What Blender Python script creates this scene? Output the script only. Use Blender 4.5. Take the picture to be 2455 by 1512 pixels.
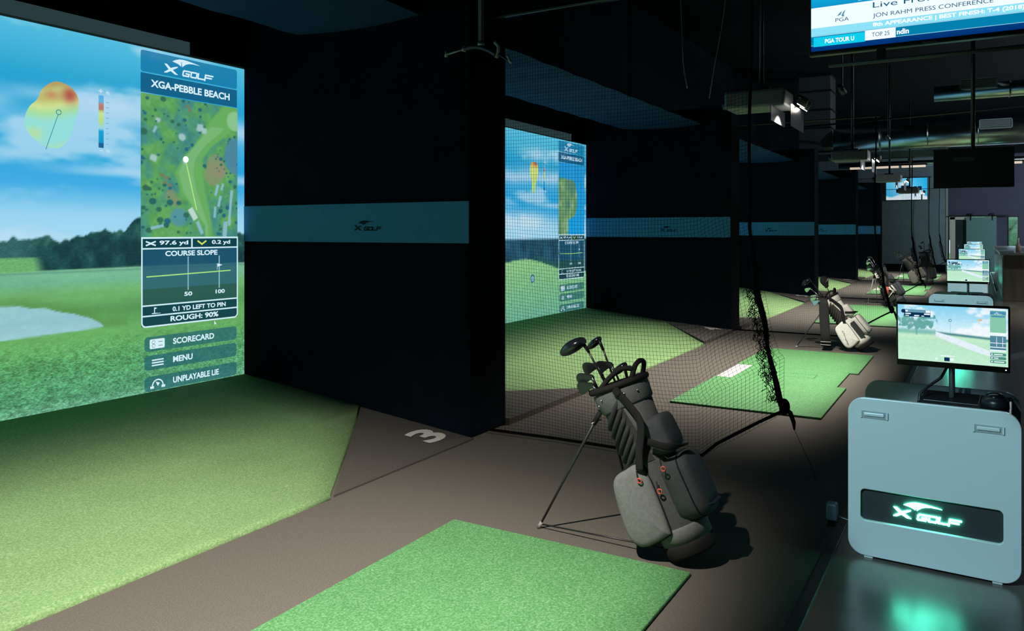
import bpy, math, random
import numpy as np
from mathutils import Vector, Matrix, Euler

for _o in list(bpy.data.objects): bpy.data.objects.remove(_o)
SC = bpy.context.scene
COL = SC.collection
random.seed(4)

# ------------------------------------------------------------------ camera / world / exposure
CAM_H = 1.6
YAW = math.radians(30.555)
cd = bpy.data.cameras.new('camera'); cam = bpy.data.objects.new('camera', cd); COL.objects.link(cam)
cd.sensor_width = 36.0; cd.sensor_fit = 'HORIZONTAL'
cd.lens = 1892.4 / 2455 * 36.0
cd.shift_y = -(756 - 555.5) / 2455
cd.clip_start = 0.05; cd.clip_end = 200
cam.location = (0, 0, CAM_H)
cam.rotation_euler = (math.pi / 2, 0, YAW - math.pi / 2)
SC.camera = cam

W = bpy.data.worlds.new('world'); SC.world = W; W.use_nodes = True
W.node_tree.nodes['Background'].inputs[0].default_value = (0.45, 0.62, 0.85, 1)
W.node_tree.nodes['Background'].inputs[1].default_value = 4.0      # daylight outside the far window
SC.view_settings.view_transform = 'Standard'
try: SC.view_settings.look = 'None'
except Exception: pass
SC.view_settings.gamma = 1.0
SC.view_settings.use_curve_mapping = False
SC.view_settings.exposure = 0.0

# ------------------------------------------------------------------ layout (metres; X runs along the bays, +Y to the screens)
X0, P, TH = 5.082, 7.472, 0.544          # right partition face of bay 3, bay pitch, partition thickness
YE, YS, YF = 3.381, 5.906, 3.344         # partition end, screen plane, foot of the ramp
ZB, ZT = 0.256, 3.118                    # screen bottom / top
B0, B1 = 1.511, 1.838                    # pale band on the partitions
SW, SH = P - TH, ZT - ZB                 # screen size
BAYS = (2, 3, 4, 5, 6, 7)
def bay_r(n): return X0 + (n - 3) * P
def bay_l(n): return bay_r(n) - SW
def bay_c(n): return bay_r(n) - SW / 2
def ramp_z(y): return max(0.0, (y - YF) / (YS - YF) * ZB)

# bay spot lamps: (power, cone degrees, blend)
SPOT_W, SPOT_CONE, SPOT_BLEND = 1120, 115, 0.75
ADDED_LAMP_W = 1180  # power of the lamps added for the console fronts

# ------------------------------------------------------------------ materials
def s2l(c):
    c = np.asarray(c, dtype=float) / 255.0
    return np.where(c <= 0.04045, c / 12.92, ((c + 0.055) / 1.055) ** 2.4)
def rgb(r, g, b): return tuple(float(v) for v in s2l((r, g, b)))

MATS = {}
def mat(name, col, rough=0.6, metal=0.0, spec=0.5, var=0.0, vscale=40.0, bump=0.0, bscale=200.0, coat=0.0, stretch=None, sheen=0.0):
    if name in MATS: return MATS[name]
    m = bpy.data.materials.new(name); m.use_nodes = True; nt = m.node_tree
    b = nt.nodes['Principled BSDF']
    b.inputs['Base Color'].default_value = (*col, 1)
    b.inputs['Roughness'].default_value = rough
    b.inputs['Metallic'].default_value = metal
    b.inputs['Specular IOR Level'].default_value = spec
    if coat: b.inputs['Coat Weight'].default_value = coat; b.inputs['Coat Roughness'].default_value = 0.15
    if sheen: b.inputs['Sheen Weight'].default_value = sheen
    if var or bump:
        tc = nt.nodes.new('ShaderNodeTexCoord'); src = tc.outputs['Object']
        if stretch:
            mp = nt.nodes.new('ShaderNodeMapping'); mp.inputs['Scale'].default_value = stretch
            nt.links.new(src, mp.inputs['Vector']); src = mp.outputs['Vector']
    if var:
        n = nt.nodes.new('ShaderNodeTexNoise'); n.inputs['Scale'].default_value = vscale; n.inputs['Detail'].default_value = 4
        nt.links.new(src, n.inputs['Vector'])
        r = nt.nodes.new('ShaderNodeMapRange'); r.inputs[1].default_value = 0.3; r.inputs[2].default_value = 0.7
        r.inputs[3].default_value = 1 - var; r.inputs[4].default_value = 1 + var
        nt.links.new(n.outputs['Fac'], r.inputs[0])
        mx = nt.nodes.new('ShaderNodeMix'); mx.data_type = 'RGBA'; mx.blend_type = 'MULTIPLY'; mx.inputs[0].default_value = 1
        mx.inputs[6].default_value = (*col, 1); nt.links.new(r.outputs[0], mx.inputs[7])
        nt.links.new(mx.outputs[2], b.inputs['Base Color'])
    if bump:
        n2 = nt.nodes.new('ShaderNodeTexNoise'); n2.inputs['Scale'].default_value = bscale; n2.inputs['Detail'].default_value = 3
        nt.links.new(src, n2.inputs['Vector'])
        bp = nt.nodes.new('ShaderNodeBump'); bp.inputs['Strength'].default_value = bump; bp.inputs['Distance'].default_value = 0.01
        nt.links.new(n2.outputs['Fac'], bp.inputs['Height']); nt.links.new(bp.outputs['Normal'], b.inputs['Normal'])
    MATS[name] = m; return m

def emit(name, col, strength=1.0, sample=False, alpha=1.0):
    if name in MATS: return MATS[name]
    m = bpy.data.materials.new(name); m.use_nodes = True; nt = m.node_tree; nt.nodes.clear()
    o = nt.nodes.new('ShaderNodeOutputMaterial'); e = nt.nodes.new('ShaderNodeEmission')
    e.inputs[0].default_value = (*col, 1); e.inputs[1].default_value = strength
    if alpha < 1:
        t = nt.nodes.new('ShaderNodeBsdfTransparent'); mx = nt.nodes.new('ShaderNodeMixShader'); mx.inputs[0].default_value = alpha
        nt.links.new(t.outputs[0], mx.inputs[1]); nt.links.new(e.outputs[0], mx.inputs[2]); nt.links.new(mx.outputs[0], o.inputs[0])
    else: nt.links.new(e.outputs[0], o.inputs[0])
    if not sample: m.cycles.emission_sampling = 'NONE'
    MATS[name] = m; return m

def emit_attr(name, strength=1.0, grain=0.0, gscale=60.0, stretch=(1, 1, 1)):
    if name in MATS: return MATS[name]
    m = bpy.data.materials.new(name); m.use_nodes = True; nt = m.node_tree; nt.nodes.clear()
    o = nt.nodes.new('ShaderNodeOutputMaterial'); e = nt.nodes.new('ShaderNodeEmission')
    a = nt.nodes.new('ShaderNodeAttribute'); a.attribute_name = 'Col'
    e.inputs[1].default_value = strength
    tc = nt.nodes.new('ShaderNodeTexCoord'); mp = nt.nodes.new('ShaderNodeMapping'); mp.inputs['Scale'].default_value = (45, 45, 105)
    nz = nt.nodes.new('ShaderNodeTexNoise'); nz.inputs['Scale'].default_value = 1.0; nz.inputs['Detail'].default_value = 3; nz.inputs['Roughness'].default_value = .65
    nt.links.new(tc.outputs['Object'], mp.inputs[0]); nt.links.new(mp.outputs[0], nz.inputs['Vector'])
    r1 = nt.nodes.new('ShaderNodeMath'); r1.operation = 'SUBTRACT'; r1.inputs[1].default_value = .5; nt.links.new(nz.outputs['Fac'], r1.inputs[0])
    r2 = nt.nodes.new('ShaderNodeMath'); r2.operation = 'MULTIPLY_ADD'; r2.inputs[2].default_value = 1.0
    nt.links.new(r1.outputs[0], r2.inputs[0]); nt.links.new(a.outputs['Alpha'], r2.inputs[1])
    r3 = nt.nodes.new('ShaderNodeMath'); r3.operation = 'MULTIPLY'; r3.inputs[1].default_value = strength; nt.links.new(r2.outputs[0], r3.inputs[0])
    nt.links.new(r3.outputs[0], e.inputs[1])
    nt.links.new(a.outputs['Color'], e.inputs[0]); nt.links.new(e.outputs[0], o.inputs[0])
    MATS[name] = m; return m

def turf_mat(name, c1, c2, c3):
    m = bpy.data.materials.new(name); m.use_nodes = True; nt = m.node_tree; b = nt.nodes['Principled BSDF']
    b.inputs['Roughness'].default_value = 0.85; b.inputs['Specular IOR Level'].default_value = 0.25
    tc = nt.nodes.new('ShaderNodeTexCoord')
    n = nt.nodes.new('ShaderNodeTexNoise'); n.inputs['Scale'].default_value = 95; n.inputs['Detail'].default_value = 5; n.inputs['Roughness'].default_value = 0.7
    nt.links.new(tc.outputs['Object'], n.inputs['Vector'])
    r = nt.nodes.new('ShaderNodeValToRGB'); r.color_ramp.elements[0].position = 0.32; r.color_ramp.elements[1].position = 0.74
    r.color_ramp.elements[0].color = (*c1, 1); r.color_ramp.elements[1].color = (*c3, 1)
    el = r.color_ramp.elements.new(0.52); el.color = (*c2, 1)
    nt.links.new(n.outputs['Fac'], r.inputs[0])
    n3 = nt.nodes.new('ShaderNodeTexNoise'); n3.inputs['Scale'].default_value = 2.5; n3.inputs['Detail'].default_value = 2
    nt.links.new(tc.outputs['Object'], n3.inputs['Vector'])
    mr = nt.nodes.new('ShaderNodeMapRange'); mr.inputs[3].default_value = 0.9; mr.inputs[4].default_value = 1.1
    nt.links.new(n3.outputs['Fac'], mr.inputs[0])
    mx = nt.nodes.new('ShaderNodeMix'); mx.data_type = 'RGBA'; mx.blend_type = 'MULTIPLY'; mx.inputs[0].default_value = 1
    nt.links.new(r.outputs[0], mx.inputs[6]); nt.links.new(mr.outputs[0], mx.inputs[7]); nt.links.new(mx.outputs[2], b.inputs['Base Color'])
    bp = nt.nodes.new('ShaderNodeBump'); bp.inputs['Strength'].default_value = 0.55; bp.inputs['Distance'].default_value = 0.012
    nt.links.new(n.outputs['Fac'], bp.inputs['Height']); nt.links.new(bp.outputs['Normal'], b.inputs['Normal'])
    MATS[name] = m; return m

BLACK = mat('black_fabric', (0.0032, 0.0065, 0.0115), 0.95, spec=0.05, var=0.25, vscale=3)
BLACKC = mat('black_ceiling_paint', (0.006, 0.008, 0.011), 0.9, spec=0.1)
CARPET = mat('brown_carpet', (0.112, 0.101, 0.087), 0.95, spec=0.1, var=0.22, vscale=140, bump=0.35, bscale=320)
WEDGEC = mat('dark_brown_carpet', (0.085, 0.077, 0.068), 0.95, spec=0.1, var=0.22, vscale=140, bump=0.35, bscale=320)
TURF = turf_mat('ramp_turf', (0.112, 0.235, 0.080), (0.200, 0.340, 0.142), (0.36, 0.49, 0.28))
MATT = turf_mat('stance_mat_turf', (0.038, 0.160, 0.044), (0.088, 0.255, 0.095), (0.25, 0.41, 0.25))
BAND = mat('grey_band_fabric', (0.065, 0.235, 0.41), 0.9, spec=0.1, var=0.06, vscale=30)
BANDL = mat('band_print_ink', (0.02, 0.028, 0.04), 0.9, spec=0.1)
FABRIC = mat('ceiling_drape_fabric', (0.020, 0.055, 0.115), 0.95, spec=0.1)
SPILL = emit('projector_spill', rgb(46, 66, 70), .8)  # faint glow put into the header fabric in place of projector spill
HEADER = mat('screen_header_fabric', (0.20, 0.21, 0.21), 0.95, spec=0.1, var=0.1, vscale=20)
CONCRETE = mat('polished_concrete', (0.10, 0.092, 0.076), 0.27, spec=0.9, var=0.25, vscale=3.0, bump=0.03, bscale=60)
WHITEP = mat('white_paint', (0.75, 0.73, 0.68), 0.8)
GREYWALL = mat('grey_wall_paint', (0.22, 0.30, 0.33), 0.85, var=0.06, vscale=2)
PURPLE = mat('slate_blue_wall_paint', (0.075, 0.078, 0.115), 0.85, var=0.06, vscale=2)
CONSOLE = mat('console_white_panel', (0.62, 0.66, 0.66), 0.32, spec=0.5)
PLASTIC = mat('black_plastic', (0.012, 0.013, 0.015), 0.35, spec=0.5)
GLOSSB = mat('black_gloss_panel', (0.010, 0.012, 0.014), 0.16, spec=0.5)
STEEL = mat('brushed_steel', (0.55, 0.56, 0.57), 0.3, metal=1.0)
GALV = mat('galvanised_duct', (0.50, 0.52, 0.53), 0.28, metal=1.0, var=0.12, vscale=6)
NETM = mat('black_net_cord', (0.003, 0.0035, 0.004), 0.9, spec=0.1)
DARKM = mat('dark_metal', (0.05, 0.05, 0.055), 0.4, metal=0.8)
WOOD = mat('dark_bar_wood', (0.15, 0.115, 0.085), 0.32, var=0.35, vscale=6, stretch=(1, 1, 0.1))
FROST = mat('frosted_glass', (0.16, 0.30, 0.28), 0.35, spec=0.5)

# ------------------------------------------------------------------ mesh helpers
class MB:
    def __init__(s): s.v = []; s.f = []
    def box(s, x0, x1, y0, y1, z0, z1):
        b = len(s.v)
        s.v += [(x0, y0, z0), (x1, y0, z0), (x1, y1, z0), (x0, y1, z0), (x0, y0, z1), (x1, y0, z1), (x1, y1, z1), (x0, y1, z1)]
        s.f += [tuple(b + i for i in q) for q in ((0, 3, 2, 1), (4, 5, 6, 7), (0, 1, 5, 4), (1, 2, 6, 5), (2, 3, 7, 6), (3, 0, 4, 7))]
        return s
    def rings(s, rings, cap=True, close=False):
        b = len(s.v); n = len(rings[0])
        for r in rings: s.v += [tuple(p) for p in r]
        m = len(rings)
        for i in range(m - 1 + (1 if close else 0)):
            for j in range(n):
                a = b + i * n; c = b + ((i + 1) % m) * n
                s.f.append((a + j, a + (j + 1) % n, c + (j + 1) % n, c + j))
        if cap and not close:
            s.f.append(tuple(b + j for j in reversed(range(n)))); s.f.append(tuple(b + (m - 1) * n + j for j in range(n)))
        return s
    def tube(s, path, r, n=8, cap=True, flat=None, up=None, close=False):
        path = [Vector(p) for p in path]; rings = []
        rr = r if isinstance(r, (list, tuple)) else [r] * len(path)
        ref = Vector(up) if up else None
        for i, p in enumerate(path):
            if close: t = path[(i + 1) % len(path)] - path[i - 1]
            else: t = path[min(i + 1, len(path) - 1)] - path[max(i - 1, 0)]
            t.normalize()
            if ref is None:
                ref = Vector((0, 0, 1)) if abs(t.z) < 0.9 else Vector((1, 0, 0))
            a = t.cross(ref)
            if a.length < 1e-6: a = t.orthogonal()
            a.normalize(); b = a.cross(t).normalized()
            if not up: ref = b
            fl = flat if flat else 1.0
            rings.append([p + a * math.cos(2 * math.pi * k / n) * rr[i] + b * math.sin(2 * math.pi * k / n) * rr[i] * fl for k in range(n)])
        return s.rings(rings, cap, close)
    def prism(s, poly, fr, h0, h1):
        """poly 2D in frame fr=(O,U,V,N) extruded from h0 to h1"""
        O, U, V, N = fr; b = len(s.v); n = len(poly)
        for h in (h0, h1): s.v += [tuple(O + U * x + V * y + N * h) for x, y in poly]
        s.f.append(tuple(b + i for i in reversed(range(n)))); s.f.append(tuple(b + n + i for i in range(n)))
        for i in range(n): s.f.append((b + i, b + (i + 1) % n, b + n + (i + 1) % n, b + n + i))
        return s
    def ell(s, c, r, nu=12, nv=8, M=None):
        rings = []
        for i in range(nv + 1):
            a = -math.pi / 2 + math.pi * i / nv; q = max(math.cos(a), 0.02)
            ring = []
            for j in range(nu):
                t = 2 * math.pi * j / nu
                p = Vector((r[0] * q * math.cos(t), r[1] * q * math.sin(t), r[2] * math.sin(a)))
                if M: p = M @ p
                ring.append(Vector(c) + p)
            rings.append(ring)
        return s.rings(rings)
    def build(s, name, m, parent=None, smooth=False, bevel=0.0, segs=2, fix=True):
        me = bpy.data.meshes.new(name); me.from_pydata([tuple(p) for p in s.v], [], s.f); me.update()
        if fix:
            import bmesh
            bm = bmesh.new(); bm.from_mesh(me); bmesh.ops.recalc_face_normals(bm, faces=bm.faces[:]); bm.to_mesh(me); bm.free()
        me.materials.append(m)
        o = bpy.data.objects.new(name, me); COL.objects.link(o)
        if parent: o.parent = parent
        if smooth:
            for p in me.polygons: p.use_smooth = len(p.vertices) <= 4
        if bevel:
            md = o.modifiers.new('bevel', 'BEVEL'); md.width = bevel; md.segments = segs; md.limit_method = 'ANGLE'; md.angle_limit = math.radians(40)
        return o

def tag(o, label, cat, group=None):
    o['label'] = label; o['category'] = cat
    if group: o['group'] = group
    return o
def struct(o, label=None):
    o['kind'] = 'structure'
    if label: o['label'] = label
    return o
def thing(name, label, cat, loc=(0, 0, 0), rot=(0, 0, 0), group=None):
    o = bpy.data.objects.new(name, None); COL.objects.link(o); o.location = loc; o.rotation_euler = rot
    o.empty_display_size = 0.1
    return tag(o, label, cat, group)
def copy_tree(o, parent=None):
    c = o.copy(); COL.objects.link(c); c.parent = parent
    for ch in o.children: copy_tree(ch, c)
    return c

V3 = Vector
def frame(O, U, V, N): return (V3(O), V3(U), V3(V), V3(N))
def rrect(x0, x1, y0, y1, r, n=5):
    p = []
    for cx, cy, a0 in ((x1 - r, y1 - r, 0), (x0 + r, y1 - r, 90), (x0 + r, y0 + r, 180), (x1 - r, y0 + r, 270)):
        for i in range(n + 1):
            a = math.radians(a0 + 90 * i / n); p.append((cx + r * math.cos(a), cy + r * math.sin(a)))
    return p
def rect(x0, x1, y0, y1): return [(x0, y0), (x1, y0), (x1, y1), (x0, y1)]
def circ(x, y, r, n=20, ry=None): return [(x + r * math.cos(2 * math.pi * i / n), y + (ry or r) * math.sin(2 * math.pi * i / n)) for i in range(n)]
def stroke(pts, w):
    out = []
    for (x0, y0), (x1, y1) in zip(pts, pts[1:]):
        dx, dy = x1 - x0, y1 - y0; L = math.hypot(dx, dy) or 1e-6; nx, ny = -dy / L * w / 2, dx / L * w / 2
        ex, ey = dx / L * w / 2, dy / L * w / 2
        out.append([(x0 - ex + nx, y0 - ey + ny), (x0 - ex - nx, y0 - ey - ny), (x1 + ex - nx, y1 + ey - ny), (x1 + ex + nx, y1 + ey + ny)])
    return out

# ---- lettering: every string is turned to outlines once, while the scene is still empty
TEXTS = ['XGA-PEBBLE BEACH', '97.6 yd', '0.2 yd', 'COURSE SLOPE', '50', '100', '0.1 YD LEFT TO PIN', 'ROUGH: 90%', 'SCORECARD', 'MENU', 'UNPLAYABLE LIE',
         '87.4 yd', '7.3 yd', 'TEE GROUND: 100%', '+', '-', 'ft', 'Live From the PGA Championship', 'JON RAHM PRESS CONFERENCE', '8th APPEARANCE | BEST FINISH: T-4 (2018)',
         'PGA', 'PGA TOUR U', 'TOP 25', 'ndin', 'TaylorMade', '2', '3', '4', '5', '6', '7']
GLYPH = {}
def _prep():
    obs = []
    for bold in (0.0, 0.032):
        for t in TEXTS:
            c = bpy.data.curves.new('t', 'FONT'); c.body = t; c.size = 1.0; c.offset = bold; c.resolution_u = 4
            o = bpy.data.objects.new('t', c); COL.objects.link(o); obs.append((t, bold > 0, o, c))
    dg = bpy.context.evaluated_depsgraph_get(); dg.update()
    for t, b, o, c in obs:
        me = o.evaluated_get(dg).to_mesh()
        vs = np.array([v.co[:2] for v in me.vertices]); fs = [tuple(p.vertices) for p in me.polygons]
        lo = vs.min(0); hi = vs.max(0)
        GLYPH[(t, b)] = ((vs - lo), fs, hi - lo)
        o.evaluated_get(dg).to_mesh_clear()
    for t, b, o, c in obs:
        bpy.data.objects.remove(o); bpy.data.curves.remove(c)
_prep()

class Flat:
    """flat print laid on a surface: polygons and lettering in the 2D frame of that surface"""
    def __init__(s, fr): s.fr = fr; s.v = []; s.f = []
    def add(s, poly, h=0.0):
        b = len(s.v); O, U, V, N = s.fr
        s.v += [tuple(O + U * x + V * y + N * h) for x, y in poly]; s.f.append(tuple(range(b, b + len(poly)))); return s
    def adds(s, polys, h=0.0):
        for p in polys: s.add(p, h)
        return s
    def text(s, t, x, y, w=None, hgt=None, h=0.0, bold=True, skew=0.0):
        vs, fs, sz = GLYPH[(t, bold)]; O, U, V, N = s.fr
        sx = (w / sz[0]) if w else hgt / sz[1]; sy = (hgt / sz[1]) if hgt else sx
        b = len(s.v)
        for p in vs: s.v.append(tuple(O + U * (x + p[0] * sx + p[1] * sy * skew) + V * (y + p[1] * sy) + N * h))
        s.f += [tuple(b + i for i in f) for f in fs]; return s
    def build(s, name, m, parent=None):
        me = bpy.data.meshes.new(name); me.from_pydata(s.v, [], s.f); me.update(); me.materials.append(m)
        o = bpy.data.objects.new(name, me); COL.objects.link(o)
        if parent: o.parent = parent
        return o

def golf_logo(x, y, w):
    """the swoosh, X and GOLF mark; x,y = lower left corner, w = overall width"""
    P_ = []
    P_ += [[(0.0, .156), (.055, .156), (.125, .098), (.20, .128), (.262, .142), (.262, .125), (.165, .072), (.27, 0), (.205, 0), (.125, .045), (.055, .008), (.0, 0), (.0, .012), (.085, .068)]]
    up = [(.155, .216), (.22, .252), (.30, .276), (.373, .281), (.46, .275), (.56, .262), (.65, .248), (.718, .232)]
    lo = [(.65, .236), (.56, .238), (.48, .228), (.42, .205), (.375, .170), (.352, .147)]
    P_ += [up + lo + [(.345, .19), (.342, .235), (.33, .235), (.332, .19), (.33, .155), (.27, .19)]]
    k = .026
    sk = lambda pts: [(a + b * .18, b) for a, b in pts]
    for pts in ([(.495, .095), (.375, .095), (.36, .075), (.36, .02), (.37, .01), (.475, .01), (.48, .05), (.42, .05)],
                [(.52, .02), (.53, .01), (.62, .01), (.635, .025), (.635, .085), (.62, .095), (.53, .095), (.52, .08), (.52, .02)],
                [(.665, .095), (.665, .01), (.79, .01)],
                [(.81, .0), (.81, .095), (.965, .095)], [(.81, .05), (.94, .05)]):
        P_ += stroke(sk(pts), k)
    return [[(x + a * w, y + b * w) for a, b in p] for p in P_]

# ---- colour grids for what the screens show
_rs = np.random.RandomState(11)
_LAT = _rs.rand(64, 64)
def vnoise(x, y):
    xi = np.floor(x).astype(int); yi = np.floor(y).astype(int); fx = x - xi; fy = y - yi
    fx = fx * fx * (3 - 2 * fx); fy = fy * fy * (3 - 2 * fy)
    g = lambda a, b: _LAT[a % 64, b % 64]
    return (g(xi, yi) * (1 - fx) + g(xi + 1, yi) * fx) * (1 - fy) + (g(xi, yi + 1) * (1 - fx) + g(xi + 1, yi + 1) * fx) * fy
def fbm(x, y, o=4):
    t = 0; a = .5; n = 0
    for i in range(o): t = t + a * vnoise(x * 2 ** i + 17 * i, y * 2 ** i + 9 * i); n += a; a *= .5
    return t / n
def sm(a, b, x): t = np.clip((x - a) / (b - a), 0, 1); return t * t * (3 - 2 * t)
def lay(base, col, a): return base * (1 - a[..., None]) + np.array(col, float) * a[..., None]
def ramp(x, stops):
    xs = [s_[0] for s_ in stops]; return np.stack([np.interp(x, xs, [s_[1][i] for s_ in stops]) for i in range(3)], -1)

def colorgrid(name, fr, x0, x1, y0, y1, nx, ny, func, m, parent=None, h=0.0, gain=1.0):
    xs = np.linspace(x0, x1, nx); ys = np.linspace(y0, y1, ny); gx, gy = np.meshgrid(xs, ys)
    c = func(gx, gy); al = np.zeros(gx.shape)
    if isinstance(c, tuple): c, al = c
    c = s2l(np.clip(c, 0, 255)) * gain
    O, U, V, N = [np.array(q) for q in fr]
    pts = O + gx[..., None] * U + gy[..., None] * V + h * N
    me = bpy.data.meshes.new(name)
    idx = np.arange(nx * ny).reshape(ny, nx)
    q = np.stack([idx[:-1, :-1], idx[:-1, 1:], idx[1:, 1:], idx[1:, :-1]], -1).reshape(-1, 4)
    me.vertices.add(nx * ny); me.vertices.foreach_set('co', pts.reshape(-1).astype(np.float32))
    me.loops.add(q.size); me.loops.foreach_set('vertex_index', q.reshape(-1).astype(np.int32))
    me.polygons.add(len(q)); me.polygons.foreach_set('loop_start', np.arange(0, q.size, 4, dtype=np.int32))
    me.update(calc_edges=True)
    at = me.color_attributes.new('Col', 'FLOAT_COLOR', 'POINT')
    ca = np.ones((nx * ny, 4), np.float32); ca[:, :3] = c.reshape(-1, 3); ca[:, 3] = al.reshape(-1); at.data.foreach_set('color', ca.reshape(-1))
    me.materials.append(m)
    o = bpy.data.objects.new(name, me); COL.objects.link(o)
    if parent: o.parent = parent
    return o

def sky(x, y, hz, seed=0.0):
    c = ramp(y, [(hz, (165, 218, 242)), (hz + .2, (150, 210, 240)), (hz + .42, (66, 172, 226)), (hz + .62, (44, 165, 220)), (hz + .85, (70, 175, 222)), (hz + 1.15, (38, 160, 208)), (hz + 1.45, (72, 182, 218)), (hz + 1.7, (100, 196, 226))])
    n = fbm(x * 1.1 + seed, y * 3.4 + seed * 2, 5)
    c = lay(c, (188, 222, 242), sm(.55, .74, n) * .75)
    n2 = fbm(x * .6 + 5 + seed, y * 2.2 + 3, 4)
    band = np.exp(-((y - hz - .99 - .22 * (n - .5)) / .105) ** 2) * sm(.2, .5, n2 + .12)
    c = lay(c, (182, 216, 240), band * .85)
    wedge = sm(.0, .05, y - hz - .47 - .05 * (n - .5)) * (1 - sm(.06, .13, y - hz - .47)) * sm(4.8, 5.7, x + 1.2 * (n - .5))
    c = lay(c, (175, 215, 242), wedge * .75)
    return c

def view_bay3(x, y):
    c = sky(x, y, 1.29)
    n = fbm(x * 9, y * 9, 4); n2 = fbm(x * 24, y * 60, 4); n4 = fbm(x * 2, y * 12, 3)
    ht = np.interp(x, [0, 3.5, 4.6, 4.86, 5.05, 5.2, 5.35, 5.55, 5.72, 5.83, 6.2, 6.7, 6.93], [1.42, 1.32, 1.27, 1.285, 1.285, 1.27, 1.30, 1.345, 1.35, 1.47, 1.5, 1.38, 1.30])
    tree = 1 - sm(-.008, .012, y - ht - .07 * (fbm(x * 16, x * 0 + 3, 3) - .5) - .05 * (n - .5))
    tcol = ramp(np.clip((n - .3) * 1.6 + .25 * (fbm(x * 40, y * 40, 2) - .5), 0, 1), [(0, (26, 60, 66)), (.5, (38, 84, 82)), (1, (66, 116, 108))])
    far = np.clip(sm(5.1, 4.9, x + .25 * (n - .5)), 0, 1)
    tcol = lay(tcol, (58, 108, 106), far * .75)
    c = c * (1 - tree[..., None]) + tcol * tree[..., None]
    lawn = (1 - sm(5.0, 5.1, x + .3 * (y - 1.12))) * (1 - sm(1.15, 1.16, y))
    c = lay(c, (112, 178, 112), lawn * .95)
    g = ramp(y, [(0, (112, 176, 142)), (.1, (84, 154, 110)), (.3, (86, 158, 104)), (.55, (104, 172, 98)), (.72, (92, 158, 92)), (.88, (112, 178, 112)), (.97, (112, 180, 144)), (1.055, (124, 188, 150))])
    gt = ((1 - sm(1.045, 1.058, y - .012 * np.sin(x * 1.3))))
    rough = (1 - sm(.30, .62, y)); k = 14 + 70 * np.clip(.62 - y, 0, 1)
    g = g * (1 + (n2[..., None] - .5) * (.08 + .42 * rough[..., None]) + (n4[..., None] - .5) * .12)
    c = c * (1 - gt[..., None]) + g * gt[..., None]
    line = np.exp(-((y - 1.038) / .006) ** 2); c = lay(c, (70, 120, 110), line * .5)
    # bunker with a grassy lip
    top = np.interp(x, [2.6, 3.2, 4.0, 4.5, 4.86, 5.1, 5.3, 5.45, 5.53, 5.55], [.66, .74, .80, .83, .815, .775, .725, .675, .625, .60])
    bot = np.interp(x, [2.6, 3.2, 4.0, 4.86, 5.2, 5.4, 5.5, 5.55], [.60, .56, .565, .578, .585, .592, .597, .60])
    ins = sm(-.006, .006, top - y + .02 * (n - .5)) * sm(-.006, .006, y - bot + .012 * (n - .5))
    sand = ramp(y, [(.56, (156, 204, 210)), (.68, (146, 196, 208)), (.82, (150, 202, 206))]) * (1 + (n2[..., None] - .5) * .07)
    lip = sm(-.10, -.01, top - y) * (1 - sm(0, .012, top - y)) * (x < 5.75) * (x > 2.6)
    c = lay(c, (88, 138, 70), lip * .45)
    c = c * (1 - ins[..., None]) + sand * ins[..., None]
    return c, gt * (1 - ins) * (.25 + 2.6 * rough) + tree * (1 - gt) * 1.0

def view_bay4(x, y):
    c = sky(x, y, 1.235, 7.3)
    n = fbm(x * 7, y * 7, 4); n2 = fbm(x * 22, y * 40, 3)
    cl = np.exp(-(((x - 4.7) / .8) ** 2 + ((y - 1.5) / .13) ** 2)) + np.exp(-(((x - 5.2) / .5) ** 2 + ((y - 2.55) / .10) ** 2)) * .8
    c = lay(c, (200, 228, 244), np.clip(cl * (.5 + n), 0, .9))
    sea = 1 - sm(1.225, 1.24, y)
    c = c * (1 - sea[..., None]) + (np.array((40, 84, 104.)) * (1 + (n[..., None] - .5) * .6)) * sea[..., None]
    hill = np.interp(x, [0, 3.5, 4.2, 4.6, 4.8, 5.1, 5.4, 5.75, 6.2, 6.93], [.80, .86, .90, .925, .93, .90, .84, .77, .70, .66])
    gr = 1 - sm(-.01, .01, y - hill - .02 * (n - .5))
    g = ramp(y, [(0, (108, 176, 150)), (.4, (122, 188, 140)), (.93, (146, 202, 140))]) * (1 + (n2[..., None] - .5) * .18)
    bush = np.exp(-((y - hill - .03) / .05) ** 2) * sm(5.0, 5.4, x)
    c = lay(c, (48, 96, 84), bush * .7)
    return c * (1 - gr[..., None]) + g * gr[..., None]

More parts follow.
